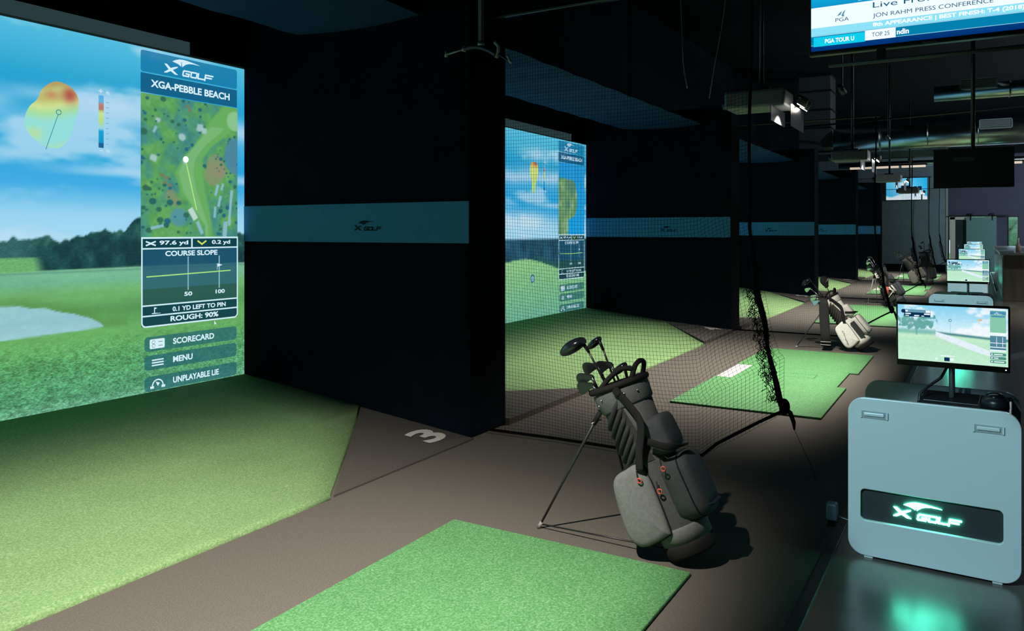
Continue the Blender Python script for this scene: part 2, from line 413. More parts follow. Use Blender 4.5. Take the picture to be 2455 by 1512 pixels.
def view_map3(x, y):
    """overhead hole map, x 0..0.98, y 0..1.19"""
    n = fbm(x * 7, y * 7, 4); n2 = fbm(x * 30, y * 30, 3)
    c = ramp(n, [(.25, (66, 134, 130)), (.45, (76, 148, 116)), (.6, (90, 160, 92)), (.75, (100, 166, 96))])
    c = c * (1 + (n2[..., None] - .5) * .18)
    water = sm(.012, -.012, np.hypot((x - .95) / .8, (y - .74) / 1.2) - .14) ; c = lay(c, (76, 132, 160), water * .9)
    pond = sm(.02, -.02, np.hypot(x - .36, (y - .17) * 1.1) - .085); c = lay(c, (80, 146, 160), pond * .9)
    # fairway: a curved corridor
    py = np.array([.10, .22, .40, .55, .68, .80, .93, 1.08, 1.19]); px = np.array([.67, .60, .50, .46, .50, .60, .74, .88, 1.0]); pw = np.array([.03, .075, .13, .14, .10, .09, .13, .16, .17])
    cx = np.interp(y, py, px); w = np.interp(y, py, pw)
    d = np.abs(x - cx) - w
    c = lay(c, (104, 172, 96), sm(.02, -.02, d) * .95)
    d2 = np.abs(x - cx + .03) - w * .52
    c = lay(c, (124, 184, 124), sm(.01, -.01, d2) * .8 * (y < .98))
    grn = sm(.01, -.01, np.hypot(x - .95, y - 1.06) - .09); c = lay(c, (136, 194, 140), grn)
    for bx, by, r in ((.74, .64, .09), (.71, .55, .08), (.79, .60, .06), (.28, .36, .05), (.33, .30, .035)):
        c = lay(c, (138, 142, 112), sm(.02, -.02, np.hypot(x - bx, y - by) - r * (.8 + .5 * n)) * .75)
    for bx, by, r in ((.57, .96, .035), (.62, .94, .03), (.42, .66, .025), (.39, .86, .03), (.16, .98, .025), (.11, .66, .03)):
        c = lay(c, (166, 198, 204), sm(.01, -.01, np.hypot(x - bx, y - by) - r * (.6 + .8 * n2)) * .9)
    rs = np.random.RandomState(5)
    for i in range(150):
        bx, by = rs.rand() * .98, rs.rand() * 1.19; r = (.007 + .022 * rs.rand() ** 2.2) * (1.2 if bx < .3 or by < .3 else .75)
        if abs(bx - np.interp(by, py, px)) < np.interp(by, py, pw) + .015: continue
        col = [(38, 98, 100), (48, 104, 84), (36, 100, 128)][i % 3]
        c = lay(c, col, sm(.006, -.004, np.hypot(x - bx, (y - by) * 1.25) - r) * .92)
    for i, (bx, by, a, L, ww) in enumerate(((.50, .20, 1.0, .055, .026), (.57, .08, 1.1, .06, .016), (.75, .42, -1.3, .05, .014), (.81, .45, -1.3, .03, .012), (.91, .37, -1.45, .055, .014), (.78, .32, -1.3, .05, .013), (.73, .22, -1.5, .05, .012), (.90, .27, -1.45, .05, .013), (.89, .16, -1.5, .06, .014), (.84, .06, -1.5, .08, .022), (.15, .085, -.2, .06, .012), (.13, .90, -1.1, .03, .012))):
        ca, sa = math.cos(a), math.sin(a); u = (x - bx) * ca - (y - by) * sa; v = (x - bx) * sa + (y - by) * ca
        c = lay(c, (140, 188, 206) if i else (196, 220, 214), sm(.005, -.004, np.maximum(np.abs(u) - L, np.abs(v) - ww)) * .92)
    for bx, by in ((.20, .52), (.24, .50), (.22, .46), (.27, .44), (.45, 1.13), (.47, 1.10)):
        c = lay(c, (128, 120, 84), sm(.005, -.004, np.maximum(np.abs(x - bx) - .018, np.abs(y - by) - .012)) * .85)
    return c

def view_map4(x, y):
    n = fbm(x * 6, y * 6, 4)
    c = ramp(y, [(0, (30, 160, 224)), (1.2, (38, 150, 214))])
    edge = np.interp(y, [0, .25, .32, .5, .8, .9, 1.0], [.34, .36, .62, .70, .66, .62, -.2])
    land = sm(.02, -.02, x - edge - .05 * (n - .5)) * sm(.02, -.02, y - .93)
    l = ramp(n, [(.3, (84, 134, 118)), (.6, (112, 158, 104)), (.8, (140, 178, 150))])
    return c * (1 - land[..., None]) + l * land[..., None]

def view_monitor(x, y):
    """course view on a console monitor, x 0..0.48 y 0..0.27"""
    hz = .135 - (x - .2) * .06
    c = ramp(y, [(0, (196, 238, 210)), (.1, (186, 232, 200)), (.13, (206, 240, 206))])
    s = ramp(y, [(.10, (238, 248, 252)), (.17, (206, 238, 252)), (.27, (132, 208, 238))])
    n = fbm(x * 14, y * 26, 4); s = lay(s, (244, 250, 254), sm(.48, .66, n) * .85)
    c = np.where((y > hz)[..., None], s, c)
    tl = np.exp(-((y - hz - .004) / .006) ** 2) * (x > .17); c = lay(c, (66, 128, 132), np.clip(tl, 0, .9))
    sand = sm(.05, -.05, np.hypot((x - .29 - (.1 - y) * .6) / .13, (y - .095 + (x - .29) * .33) / .016) - 1); c = lay(c, (226, 240, 250), sand)
    n3 = fbm(x * 60, y * 60, 3)
    tree = sm(.02, -.02, np.hypot((x - .085) / .10, (y - .19) / .052) - .85 - .7 * (n3 - .5)) * .85
    c = lay(c, (84, 158, 148), tree * sm(.38, .58, n3 + .06))
    trunk = sm(.003, -.002, np.abs(x - .085) - .003) * (y > .125) * (y < .185); c = lay(c, (110, 172, 160), trunk * .8)
    hedge = sm(.01, -.01, np.abs(y - .142) - .012) * (x < .17); c = lay(c, (96, 172, 160), hedge * .7)
    return c * (1 + (fbm(x * 120, y * 120, 2)[..., None] - .5) * .06)

SCREEN = emit_attr('projected_picture')
TXT = emit('projected_white_lettering', rgb(214, 240, 250), 1.0)
TXT4 = emit('projected_pale_lettering', rgb(190, 224, 240), 1.0)
LINE = emit('projected_white_line', rgb(206, 236, 244), 1.0)
PAN1 = emit('projected_header_panel', rgb(20, 122, 170), 1.0, alpha=.9)
PAN2 = emit('projected_title_panel', rgb(18, 92, 132), 1.0, alpha=.95)
PAN3 = emit('projected_stat_panel', rgb(30, 86, 112), 1.0, alpha=.86)
PAN4 = emit('projected_dark_row', rgb(14, 58, 66), 1.0, alpha=.8)
PAN5 = emit('projected_button_panel', rgb(34, 100, 108), 1.0, alpha=.78)
LIME = emit('projected_lime_line', rgb(168, 226, 128), 1.0)
YELL = emit('projected_yellow_mark', rgb(206, 226, 96), 1.0)

# ------------------------------------------------------------------ room shell
XW0, XW1, YR, ZC = -11.0, 36.1, -6.5, 6.2
YK = 0.665                                              # seam between carpet and concourse floor
struct(MB().box(XW0, XW1 + .3, YK, YS + .4, -.2, 0).build('floor', CARPET), 'dark brown carpet of the hitting bays')
struct(MB().box(XW0, XW1 + .3, YR - .2, YK - .05, -.2, 0).build('floor_concourse', CONCRETE), 'polished grey concrete floor of the walkway')
struct(MB().box(XW0, XW1, YK - .05, YK, -.2, .008).build('trim_1', mat('black_edge_trim', (.02, .022, .026), .45), bevel=.003), 'black edging strip between carpet and concrete')
struct(MB().box(XW0 - .2, XW1 + .3, YR - .2, YS + .4, ZC, ZC + .2).build('ceiling', BLACKC), 'black painted open ceiling')
struct(MB().box(XW0 - .2, XW1 + .3, YS + .06, YS + .4, -.2, ZC).build('wall_back', BLACK), 'black wall behind the projection screens')
struct(MB().box(XW0 - .2, XW0, YR - .2, YS + .4, -.2, ZC).build('wall_left', BLACK), 'black end wall')
struct(MB().box(XW0 - .2, XW1 + .3, YR - .4, YR, -.2, ZC).build('wall_right', PURPLE), 'dark wall of the bar side')
# far end wall with its door opening and slot window
wf = MB(); XA = XW1
Y_G = 1.07
wf.box(XA, XA + .2, Y_G, YS + .4, -.2, 5.0)
struct(wf.build('wall_far', GREYWALL), 'grey painted wall at the far end of the bays')
wp = MB(); XB = XA + .02
wp.box(XB, XB + .2, .99, Y_G, -.2, 5.0); wp.box(XB, XB + .2, YR, .99, 2.2, 5.0); wp.box(XB, XB + .2, -1.00, -.62, -.2, 2.2)
wp.box(XB, XB + .2, YR, -1.34, -.2, 2.2); wp.box(XB, XB + .2, -1.34, -1.0, -.2, .9)
struct(wp.build('wall_far_entrance', PURPLE), 'slate blue wall over the entrance door')
struct(MB().box(XA - .02, XA, YR, YS + .06, 5.0, ZC).build('wall_far_upper', BLACK), 'black upper wall')
struct(MB().box(XA - .03, XA + .02, Y_G - .035, Y_G + .035, 0, 5.0).build('trim_2', mat('pale_corner_strip', (.42, .42, .38), .7)), 'pale corner strip beside the entrance')
struct(MB().box(XA - .04, XA, Y_G + .04, YE + 2, 0, .28).build('baseboard_far', BLACK), 'black skirting at the far wall')
# entrance door
dr = thing('door_1', 'entrance doorway with beige frame and dark glass leaf', 'door', (XB, .5, 0)); dr['kind'] = 'structure'
BEIGE = mat('beige_door_frame', (.72, .66, .56), .6)
MB().box(-.06, .12, .28, .47, 0, 2.19).build('frame_post', BEIGE, dr, bevel=.01)
MB().box(-.06, .12, -.22, .47, 2.08, 2.19).build('frame_head', BEIGE, dr, bevel=.01)
lf = MB().box(.0, .05, -.24, .28, .0, 2.08).build('glass_leaf', mat('dark_green_glass', (.03, .05, .05), .15), dr)
MB().box(-.06, -.0, .16, .20, 1.0, 1.06).build('door_handle', STEEL, lf, bevel=.01)
sd = thing('sliding_door', 'frosted green glass sliding door hanging from a black rail', 'door', (XB, .5, 0))
MB().box(-.16, -.13, -1.12, -.10, .03, 2.17).build('glass_panel', FROST, sd, bevel=.004)
MB().box(-.17, -.12, -1.5, .5, 2.20, 2.25).build('rail', PLASTIC, sd)
for yy in (-.25, -.98):
    h = MB(); h.tube([(-.145 + .03 * 0, yy, 2.27), (-.10, yy, 2.27)], .07, 12); h.box(-.17, -.12, yy - .025, yy + .025, 2.05, 2.28); h.build('hanger', PLASTIC, sd)
w1 = thing('window_1', 'tall slot window showing trees and lawn outside', 'window', (XB, -1.17, 1.55)); w1['kind'] = 'structure'
wfm = MB(); 
for a in ((-.17, -.15), (.15, .17)): wfm.box(-.03, .1, a[0], a[1], -.65, .65)
wfm.box(-.03, .1, -.17, .17, .62, .65); wfm.box(-.03, .1, -.17, .17, -.65, -.62)
wfm.build('window_frame', PLASTIC, w1)
MB().box(.04, .046, -.15, .15, -.62, .62).build('pane', mat('window_glass', (.9, .95, .95), .02, spec=.5), w1)
pm = MATS['window_glass'].node_tree.nodes['Principled BSDF']; pm.inputs['Transmission Weight'].default_value = 1.0
lawn = MB().box(XB + .6, XB + 40, -14, 10, -.25, -.2).build('lawn', emit('daylit_lawn', rgb(120, 180, 90), 1.0)); struct(lawn, 'sunlit lawn outside the slot window')
MATS['daylit_lawn'].node_tree.nodes.clear()
def _dl():
    nt = MATS['daylit_lawn'].node_tree; o = nt.nodes.new('ShaderNodeOutputMaterial'); b = nt.nodes.new('ShaderNodeBsdfDiffuse'); b.inputs[0].default_value = (.25, .5, .12, 1); nt.links.new(b.outputs[0], o.inputs[0])
_dl()
hedge = MB()
for i in range(26):
    hedge.ell((XB + 12 + random.uniform(-1, 1), -8 + i * .6, random.uniform(.8, 2.6)), (1.2, .9, random.uniform(.7, 1.2)), 8, 6)
tag(hedge.build('hedge', mat('daylit_leaves', (.06, .12, .05), .8, var=.4, vscale=5)), 'green hedge outside the slot window', 'hedge')

# ------------------------------------------------------------------ bays
WORD = {2: 'two', 3: 'three', 4: 'four', 5: 'five', 6: 'six', 7: 'seven'}
MARK = {2: 'just before the bay numbered three', 3: 'beside the charcoal grey bag', 4: 'beside the white bag', 5: 'beside the bag with the red strip', 6: 'beside the two dark bags', 7: 'beside the far grey wall'}
def make_bay(n):
    xl, xr, xc = bay_l(n), bay_r(n), bay_c(n)
    # partition on the right of the bay
    w = MB().box(xr, xr + TH, YE, YS + .06, 0, 3.6).build('wall_partition', BLACK, bevel=.012)
    struct(w, 'black padded partition wall with pale band closing bay ' + WORD[n])
    fb = frame((xr - .004, YS, B0), (0, -1, 0), (0, 0, 1), (-1, 0, 0))
    bd = Flat(fb).add(rect(.0, YS - YE - .004, 0, B1 - B0)).build('band', BAND, w)
    Flat(fb).adds(golf_logo(1.36, .10, .30), .003).build('lettering', BANDL, bd)
    # turf ramp
    tc = 1.563; t = MB()
    def rz(y, e=.012): return ramp_z(y) + e
    YC = 4.5
    def turf_poly(y):
        if y >= YC: return xl + .006, xr - .006
        a = (y - YF) / (YC - YF); return xl + .006 + tc * (1 - a), xr - .006 - tc * (1 - a)
    rows = []
    rows.append([(YF - .012, .0)]); rows.append([(YF - .010, .014)]); rows.append([(YF + .004, .026)]); rows.append([(YF + .03, .030)])
    for yy in list(np.linspace(YF + .1, YC, 9)) + list(np.linspace(YC + .1, YS - .012, 8)): rows.append([(float(yy), rz(float(yy), .02))])
    b = 0
    for (r,) in rows:
        y, z = r; a0, a1 = turf_poly(max(y, YF))
        for i in range(13): t.v.append((a0 + (a1 - a0) * i / 12, y, z))
    for i in range(len(rows) - 1):
        for j in range(12): t.f.append((i * 13 + j, i * 13 + j + 1, (i + 1) * 13 + j + 1, (i + 1) * 13 + j))
    # skirts down to the floor along the slanting sides
    for sidx in (0, 12):
        base = len(t.v)
        for i in range(len(rows)): x, y, z = t.v[i * 13 + sidx]; t.v.append((x, y, 0))
        for i in range(len(rows) - 1): t.f.append((i * 13 + sidx, (i + 1) * 13 + sidx, base + i + 1, base + i))
    tag(t.build('turf_ramp', TURF, smooth=True, fix=True), 'green turf ramp rising to the screen in the bay numbered ' + WORD[n], 'turf', 'turf ramps below the screens')
    # carpeted wedges either side of the turf
    for side in (1, -1):
        xa = xr if side > 0 else xl
        e = .016 if n == 3 else .045
        pts = [(xa - side * (tc - .03), YF), (xa, YF), (xa, YC - .02)]
        m = MB(); top = [(px, py, rz(py, .004 + e * (1 if py < YC - .1 else .2))) for px, py in pts]
        if n == 3: top = [(px, py, rz(py, .012)) for px, py in pts]
        m.v = top + [(px, py, 0) for px, py in pts]
        m.f = [(0, 1, 2), (5, 4, 3), (0, 3, 4, 1), (1, 4, 5, 2), (2, 5, 3, 0)]
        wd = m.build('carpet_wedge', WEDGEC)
        if side > 0:
            tag(wd, 'brown carpeted floor wedge painted with a white figure ' + WORD[n], 'carpet')
            sl = (top[2][2] - top[1][2]) / (pts[2][1] - pts[1][1])
            fl = frame((0, 0, top[1][2]), (1, 0, 0), (0, 1, sl), (0, 0, 1))
            Flat(fl).text(str(n), xr - .345, 3.49, w=.26, hgt=.275, h=.0045 - sl * YF, bold=True).build('numeral', mat('white_floor_paint', (.62, .60, .55), .7), wd)
        else: tag(wd, 'plain brown carpeted wedge across the turf from the figure ' + WORD[n], 'carpet')
    # screen
    s = thing('projection_screen', 'large projected golf course picture in bay number ' + WORD[n] if n != 3 else 'large projected picture with a bunker, trees and course slope panel', 'screen', (0, 0, 0), group='projection screens')
    if n != 3 and n == 4: s['label'] = 'projected picture of a hill by the sea with a small ball ring'
    fr = frame((xl, YS, ZB), (1, 0, 0), (0, 0, 1), (0, -1, 0))
    if n == 3:
        colorgrid('picture', fr, 0, SW, 0, SH, 560, 232, view_bay3, SCREEN, s)
    elif n == 4:
        colorgrid('picture', fr, 0, SW, 0, SH, 300, 124, view_bay4, SCREEN, s)
    else:
        colorgrid('picture', fr, 0, SW, 0, SH, 60, 26, view_bay4, SCREEN, s)
    MB().box(xl, xr, YS + .004, YS + .05, ZB - .02, ZT + .02).build('screen_cloth', HEADER, s)
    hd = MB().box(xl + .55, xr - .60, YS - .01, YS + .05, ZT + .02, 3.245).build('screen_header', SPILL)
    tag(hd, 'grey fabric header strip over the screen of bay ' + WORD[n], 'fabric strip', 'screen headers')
    if n in (3, 4): screen_ui(s, fr, n)
    # drape overhead
    d = MB(); nx = 144
    ys_ = np.linspace(3.86, 5.2, 7)
    for j, yy in enumerate(ys_):
        for i in range(nx + 1):
            u = i / nx; sag = (.030 * abs(math.sin(u * math.pi * 9 + .12 * j)) - .015) * math.sin(math.pi * (j + 1) / 8) - .03 * math.sin(math.pi * j / 6)
            d.v.append((xl + .01 + (SW - .02) * u, float(yy), 3.345 + sag))
    for j in range(6):
        for i in range(nx): a = j * (nx + 1) + i; d.f.append((a, a + 1, a + nx + 2, a + nx + 1))
    o = d.build('ceiling_drape', FABRIC, smooth=True, fix=False)
    tag(o, 'dark sagging cloth stretched overhead across bay ' + WORD[n], 'drape', 'ceiling drapes')
    # stance mats: two wide pieces and a narrow hitting strip between
    for sgn, nm in ((-1, 'left'), (1, 'right')):
        a = xc + (.47 if sgn > 0 else -1.97); b2 = a + 1.50
        tag(MB().box(a, b2, 1.15, 2.49, 0, .018).build('stance_mat', MATT, bevel=.006), ('green stance mat on the same side as the painted figure ' if sgn > 0 else 'green stance mat on the side away from the painted figure ') + WORD[n], 'mat', 'stance mats')
    hm = thing('hitting_mat', 'narrow green hitting mat between the stance mats of bay ' + WORD[n], 'mat', (xc, 0, 0), group='hitting mats')
    MB().box(-.468, .468, 1.24, 2.31, 0, .016).build('mat_body', MATT, hm, bevel=.004)
    fm = frame((0, 0, .0165), (1, 0, 0), (0, 1, 0), (0, 0, 1)); g = Flat(fm)
    for p in (rect(-.10, .14, 1.52, 1.535), rect(-.10, .14, 1.955, 1.97), rect(-.10, -.085, 1.52, 1.97), rect(.125, .14, 1.52, 1.97)): g.add(p)
    g.build('strip_seam', mat('dark_green_seam', (.03, .14, .05), .9), hm)
    pl = MB().box(xc - .467, xc + .467, 2.315, 2.485, 0, .012).build('sensor_plate', mat('pale_sensor_plate', (.45, .42, .42), .7), bevel=.003)
    tag(pl, 'pale sensor plate set into the mat front of bay ' + WORD[n], 'plate', 'sensor plates')
    # projector with its spot lamp
    pj = thing('projector', 'grey projector with spot lamps hung over bay ' + WORD[n], 'projector', (xc, 2.1, 3.08), group='projectors over the bays')
    PB = mat('projector_casing', (.20, .20, .20), .5)
    MB().box(-.24, .24, -.30, .36, -.11, .09).build('casing', PB, pj, bevel=.03)
    MB().tube([(0, .36, -.02), (0, .43, -.02)], .06, 14).build('lens', PLASTIC, pj, smooth=True)
    MB().box(-.15, .15, -.12, .12, .09, .12).build('bracket', DARKM, pj)
    MB().tube([(0, 0, .12), (0, 0, ZC - 3.08)], .025, 10).build('drop_pole', DARKM, pj, smooth=True)
    lampm = emit('spot_lamp_face', (1.0, .93, .82), 25.0)
    for k, (lx, ly) in enumerate(((-.12, -.50), (.14, -.48))):
        L = MB().tube([(lx, ly, -.03), (lx, ly + .055, -.11)], [.035, .055], 14).build('lamp_housing', PB, pj, smooth=True)
        fl = MB().tube([(lx, ly + .0555, -.1105), (lx, ly + .058, -.114)], .046, 14).build('lamp_glass', lampm, L, smooth=True)
    MB().tube([(-.24, -.45, -.02), (.24, -.45, -.02)], .016, 8).build('lamp_rail', DARKM, pj, smooth=True)
    MB().box(-.36, .36, -.182, -.176, -.276, -.11).build('barn_door', PLASTIC, pj)
    MB().box(-.36, .36, -.386, -.380, -.350, -.11).build('barn_door', PLASTIC, pj)
    ld = bpy.data.lights.new('spot_lamp', 'SPOT'); ld.energy = SPOT_W; ld.color = (1.0, .93, .83)
    ld.spot_size = math.radians(SPOT_CONE); ld.spot_blend = SPOT_BLEND; ld.shadow_soft_size = .025
    lo = bpy.data.objects.new('spot_lamp', ld); COL.objects.link(lo); lo.location = (xc, 1.77, 2.93)
    lo.rotation_euler = (V3((0, .80, -2.93))).to_track_quat('-Z', 'Y').to_euler()

def screen_ui(s, fr, n):
    m = n == 3; T = TXT if m else TXT4
    Flat(fr).add(rrect(5.865, 6.84, 2.662, 2.838, .02), .003).build('header_panel', PAN1, s)
    Flat(fr).adds(golf_logo(6.08, 2.685, .50), .006).build('logo', T, s)
    Flat(fr).add(rect(5.865, 6.84, 2.492, 2.652), .003).build('title_panel', PAN2, s)
    Flat(fr).text('XGA-PEBBLE BEACH', 5.955, 2.545, w=.80, hgt=.062, h=.006).build('title_lettering', T, s)
    colorgrid('hole_map', (fr[0] + fr[1] * 5.865 + fr[2] * 1.30, fr[1], fr[2], fr[3]), 0, .98, 0, 1.185, 124 if m else 40, 150 if m else 48, view_map3 if m else view_map4, SCREEN, s, .004)
    if m:
        g = Flat(fr); g.adds(stroke([(6.29, 1.30 + .66), (6.40, 1.30 + .24)], .012), .006); g.build('shot_line', LIME, s)
        Flat(fr).add(circ(6.29, 1.97, .028), .008).build('ball_marker', emit('projected_bright_dot', rgb(240, 252, 250), 1.1), s)
    # stat box
    Flat(fr).add(rect(5.87, 6.845, .56, 1.292), .003).build('stat_panel', PAN3, s)
    Flat(fr).add(rect(5.88, 6.84, .735, .87), .0035).build('stat_shade', emit('projected_moss_shade', rgb(44, 84, 56), 1, alpha=.6), s)
    for q in (rect(5.88, 6.345, 1.212, 1.284), rect(6.36, 6.84, 1.212, 1.284), rect(5.88, 6.84, .655, .725), rect(5.88, 6.84, .565, .64)): Flat(fr).add(q, .0045).build('stat_row', PAN4, s)
    ln = Flat(fr); lw = .015
    ln.adds([rect(5.868, 6.848, 1.286, 1.3), rect(5.868, 6.848, 1.198, 1.21), rect(6.345, 6.36, 1.2, 1.29), rect(5.868, 6.848, .727, .739), rect(5.868, 6.848, .641, .653), rect(5.91, 6.81, .553, .566), rect(5.868, 5.881, .595, 1.29), rect(6.836, 6.849, .595, 1.29)], .006)
    for (ax, ay, a0) in ((5.911, .596, 180), (6.806, .596, 270)):
        ln.adds(stroke([(ax + .0365 * math.cos(math.radians(a0 + 15 * i)), ay + .0365 * math.sin(math.radians(a0 + 15 * i))) for i in range(7)], .012), .006)
    ln.build('stat_frame', LINE, s)
    for q in (rect(6.31, 6.32, .84, 1.13), rect(6.635, 6.646, .84, 1.13), rect(6.615, 6.622, 1.0, 1.06)): Flat(fr).add(q, .005).build('scale_line', emit('projected_grey_line', rgb(150, 190, 200), 1), s)
    Flat(fr).adds(stroke([(5.92, .972), (6.76, .992)] if m else [(5.92, .985), (6.35, .975), (6.76, .985)], .010), .0065).build('slope_line', LIME, s)
    Flat(fr).add([(6.622, 1.06), (6.675, 1.045), (6.622, 1.03)], .0065).build('flag_marker', T, s)
    def tx(a, x, y, w, hh): Flat(fr).text(a, x, y, w=w, hgt=hh, h=.0068).build('stat_lettering', T, s)['kind'] = 'stuff'
    tx('97.6 yd' if m else '87.4 yd', 6.035, 1.225, .28, .046); tx('0.2 yd' if m else '7.3 yd', 6.56, 1.225, .20, .046)
    tx('COURSE SLOPE', 6.09, 1.138, .53, .045)
    tx('50', 6.275, .79, .08, .036); tx('100', 6.60, .79, .10, .036)
    tx('0.1 YD LEFT TO PIN', 6.16, .668, .55, .040); tx('ROUGH: 90%' if m else 'TEE GROUND: 100%', 6.14, .583, .49, .046)
    Flat(fr).adds(stroke([(5.915, 1.262), (5.955, 1.248), (5.995, 1.262)], .012) + stroke([(5.915, 1.232), (5.955, 1.246), (5.995, 1.232)], .012), .0068).build('cross_mark', T, s)
    Flat(fr).adds([rect(5.985, 5.993, .668, .716), [(5.993, .716), (6.015, .708), (5.993, .70)], rect(5.965, 6.015, .662, .669), rect(6.015, 6.045, .662, .666)], .0068).build('pin_icon', T, s)
    Flat(fr).adds(stroke([(6.415, 1.262), (6.455, 1.236), (6.495, 1.262)], .014), .0068).build('check_mark', YELL, s)
    for i, (y0, lab, w) in enumerate(((.352, 'SCORECARD', .42), (.198, 'MENU', .195), (.022, 'UNPLAYABLE LIE', .47))):
        b = Flat(fr).add(rrect(5.90, 6.835, y0, y0 + .122, .03), .003).build('button', PAN5, s)
        f = Flat(fr).text(lab, 6.165, y0 + .036, w=w, hgt=.052, h=.006); f.build('lettering', T, b); f = Flat(fr)
        if i == 0: f.add(rrect(5.945, 6.085, y0 + .02, y0 + .10, .012), .006)
        if i == 1: f.adds([rect(5.965, 6.075, y0 + .03 + .022 * k, y0 + .041 + .022 * k) for k in range(3)], .006)
        if i == 2:
            f.adds(stroke([(6.02 + .05 * math.cos(math.radians(a)), y0 + .04 + .05 * math.sin(math.radians(a))) for a in range(-10, 191, 20)], .010), .006)
            f.add([(6.0, y0 + .075), (6.02, y0 + .035), (6.04, y0 + .06)], .006); f.adds([rect(5.95, 5.985, y0 + .02, y0 + .04), rect(6.055, 6.09, y0 + .02, y0 + .04)], .006)
        f.build('icon', T, b)
        if i == 0:
            Flat(fr).adds([rect(6.025, 6.065, y0 + .04, y0 + .046), rect(6.025, 6.065, y0 + .072, y0 + .078)] + stroke(circ(5.98, y0 + .075, .014, 10), .004) + stroke(circ(5.98, y0 + .045, .014, 10), .004), .0075).build('icon_detail', PAN5, b)
    # green-slope blob and its scale bar
    if m:
        out = [(5.155, 2.455), (5.23, 2.458), (5.30, 2.425), (5.345, 2.36), (5.343, 2.28), (5.325, 2.20), (5.30, 2.10), (5.25, 2.01), (5.19, 1.968), (5.11, 1.968), (5.03, 2.01), (4.965, 2.08), (4.95, 2.16), (4.985, 2.25), (5.04, 2.31), (5.075, 2.39)]
        cx, cy = 5.16, 2.21
        def fc(x, y):
            c = ramp(y + .04 * np.sin(x * 9), [(1.96, (176, 224, 176)), (2.04, (146, 222, 222)), (2.18, (146, 222, 220)), (2.25, (168, 222, 160)), (2.30, (206, 226, 150)), (2.36, (190, 186, 110)), (2.42, (188, 206, 130)), (2.46, (180, 160, 96))])
            c = lay(c, (178, 84, 76), np.exp(-(((x - 5.28) / .055) ** 2 + ((y - 2.375) / .06) ** 2)))
            c = lay(c, (196, 128, 90), np.exp(-(((x - 5.14) / .05) ** 2 + ((y - 2.36) / .03) ** 2)) * .8)
            return lay(c, (196, 222, 140), np.exp(-(((x - 5.02) / .06) ** 2 + ((y - 2.06) / .05) ** 2)) * .7)
    else:
        out = [(4.95, 2.40), (5.02, 2.42), (5.10, 2.42), (5.17, 2.37), (5.17, 2.25), (5.14, 2.16), (5.10, 2.08), (5.07, 1.96), (5.02, 1.94), (4.97, 1.99), (4.97, 2.10), (4.93, 2.2), (4.91, 2.32)]
        cx, cy = 5.04, 2.22
        def fc(x, y):
            c = ramp(y, [(1.94, (160, 214, 150)), (2.1, (190, 218, 132)), (2.3, (206, 226, 130)), (2.42, (200, 150, 96))])
            return lay(c, (180, 90, 70), np.exp(-(((x - 5.09) / .06) ** 2 + ((y - 2.41) / .04) ** 2)))
    me = bpy.data.meshes.new('slope_map'); vs = []; K = 12; N = len(out) * 4
    op = []
    for i in range(len(out)):
        p0, p1, p2, p3 = [np.array(out[(i + k) % len(out)]) for k in (-1, 0, 1, 2)]
        for j in range(4):
            t_ = j / 4; op.append(.5 * (2 * p1 + (p2 - p0) * t_ + (2 * p0 - 5 * p1 + 4 * p2 - p3) * t_ ** 2 + (3 * p1 - p0 - 3 * p2 + p3) * t_ ** 3))
    for k in range(K + 1):
        for p in op: vs.append((cx + (p[0] - cx) * max(k / K, .001), cy + (p[1] - cy) * max(k / K, .001)))
    fs = [(k * N + j, k * N + (j + 1) % N, (k + 1) * N + (j + 1) % N, (k + 1) * N + j) for k in range(K) for j in range(N)]
    O, U, V, Nn = fr
    me.from_pydata([tuple(O + U * a + V * b + Nn * .004) for a, b in vs], [], fs); me.update()
    va = np.array(vs); c = s2l(np.clip(fc(va[:, 0], va[:, 1]), 0, 255)); at = me.color_attributes.new('Col', 'FLOAT_COLOR', 'POINT')
    ca = np.zeros((len(vs), 4), np.float32); ca[:, :3] = c; at.data.foreach_set('color', ca.reshape(-1)); me.materials.append(SCREEN)
    o = bpy.data.objects.new('slope_map', me); COL.objects.link(o); o.parent = s
    if m:
        Flat(fr).adds(stroke([(5.19, 2.215), (5.10, 1.95)], .005) + stroke(circ(5.195, 2.235, .018, 14), .006), .006).build('aim_line', emit('projected_teal_line', rgb(60, 140, 150), 1), s)
    bx = 5.505 if m else 5.35
    def bar(x, y):
        return ramp(y, [(2.0, (30, 100, 150)), (2.035, (30, 100, 150)), (2.04, (20, 150, 206)), (2.13, (30, 160, 214)), (2.15, (150, 210, 226)), (2.21, (180, 222, 130)), (2.27, (196, 226, 150)), (2.29, (186, 196, 120)), (2.30, (176, 120, 110)), (2.34, (186, 130, 120)), (2.36, (100, 180, 226)), (2.42, (80, 170, 226))])
    colorgrid('scale_bar', fr, bx, bx + .042, 2.0, 2.41, 2, 60, bar, SCREEN, s, .005)
    for (tt, xx, yy, ww, hh) in (('+', bx, 2.425, .035, .035), ('-', bx + .006, 1.975, .03, .006), ('ft', bx + .06, 2.42, .035, .03), ('ft', bx + .06, 1.965, .035, .03)): Flat(fr).text(tt, xx, yy, w=ww, hgt=hh, h=.006).build('scale_lettering', TXT4, s)
    for k in range(9): Flat(fr).add(rect(bx + .06, bx + .085, 2.03 + .041 * k, 2.036 + .041 * k), .006).build('scale_tick', emit('projected_faint_tick', rgb(120, 180, 215), 1), s)
    if m: Flat(fr).add([(6.585, .55), (6.585, .51), (6.595, .518), (6.612, .512)], .008).build('cursor', T, s)
    else:
        Flat(fr).adds(stroke(circ(4.99, .625, .055, 20), .018), .005).build('ball_ring', emit('projected_slate_ring', rgb(56, 104, 124), 1), s)
        Flat(fr).add(circ(4.99, .625, .046, 20), .0045).build('ball', emit('projected_ball_grey', rgb(130, 180, 200), 1), s)

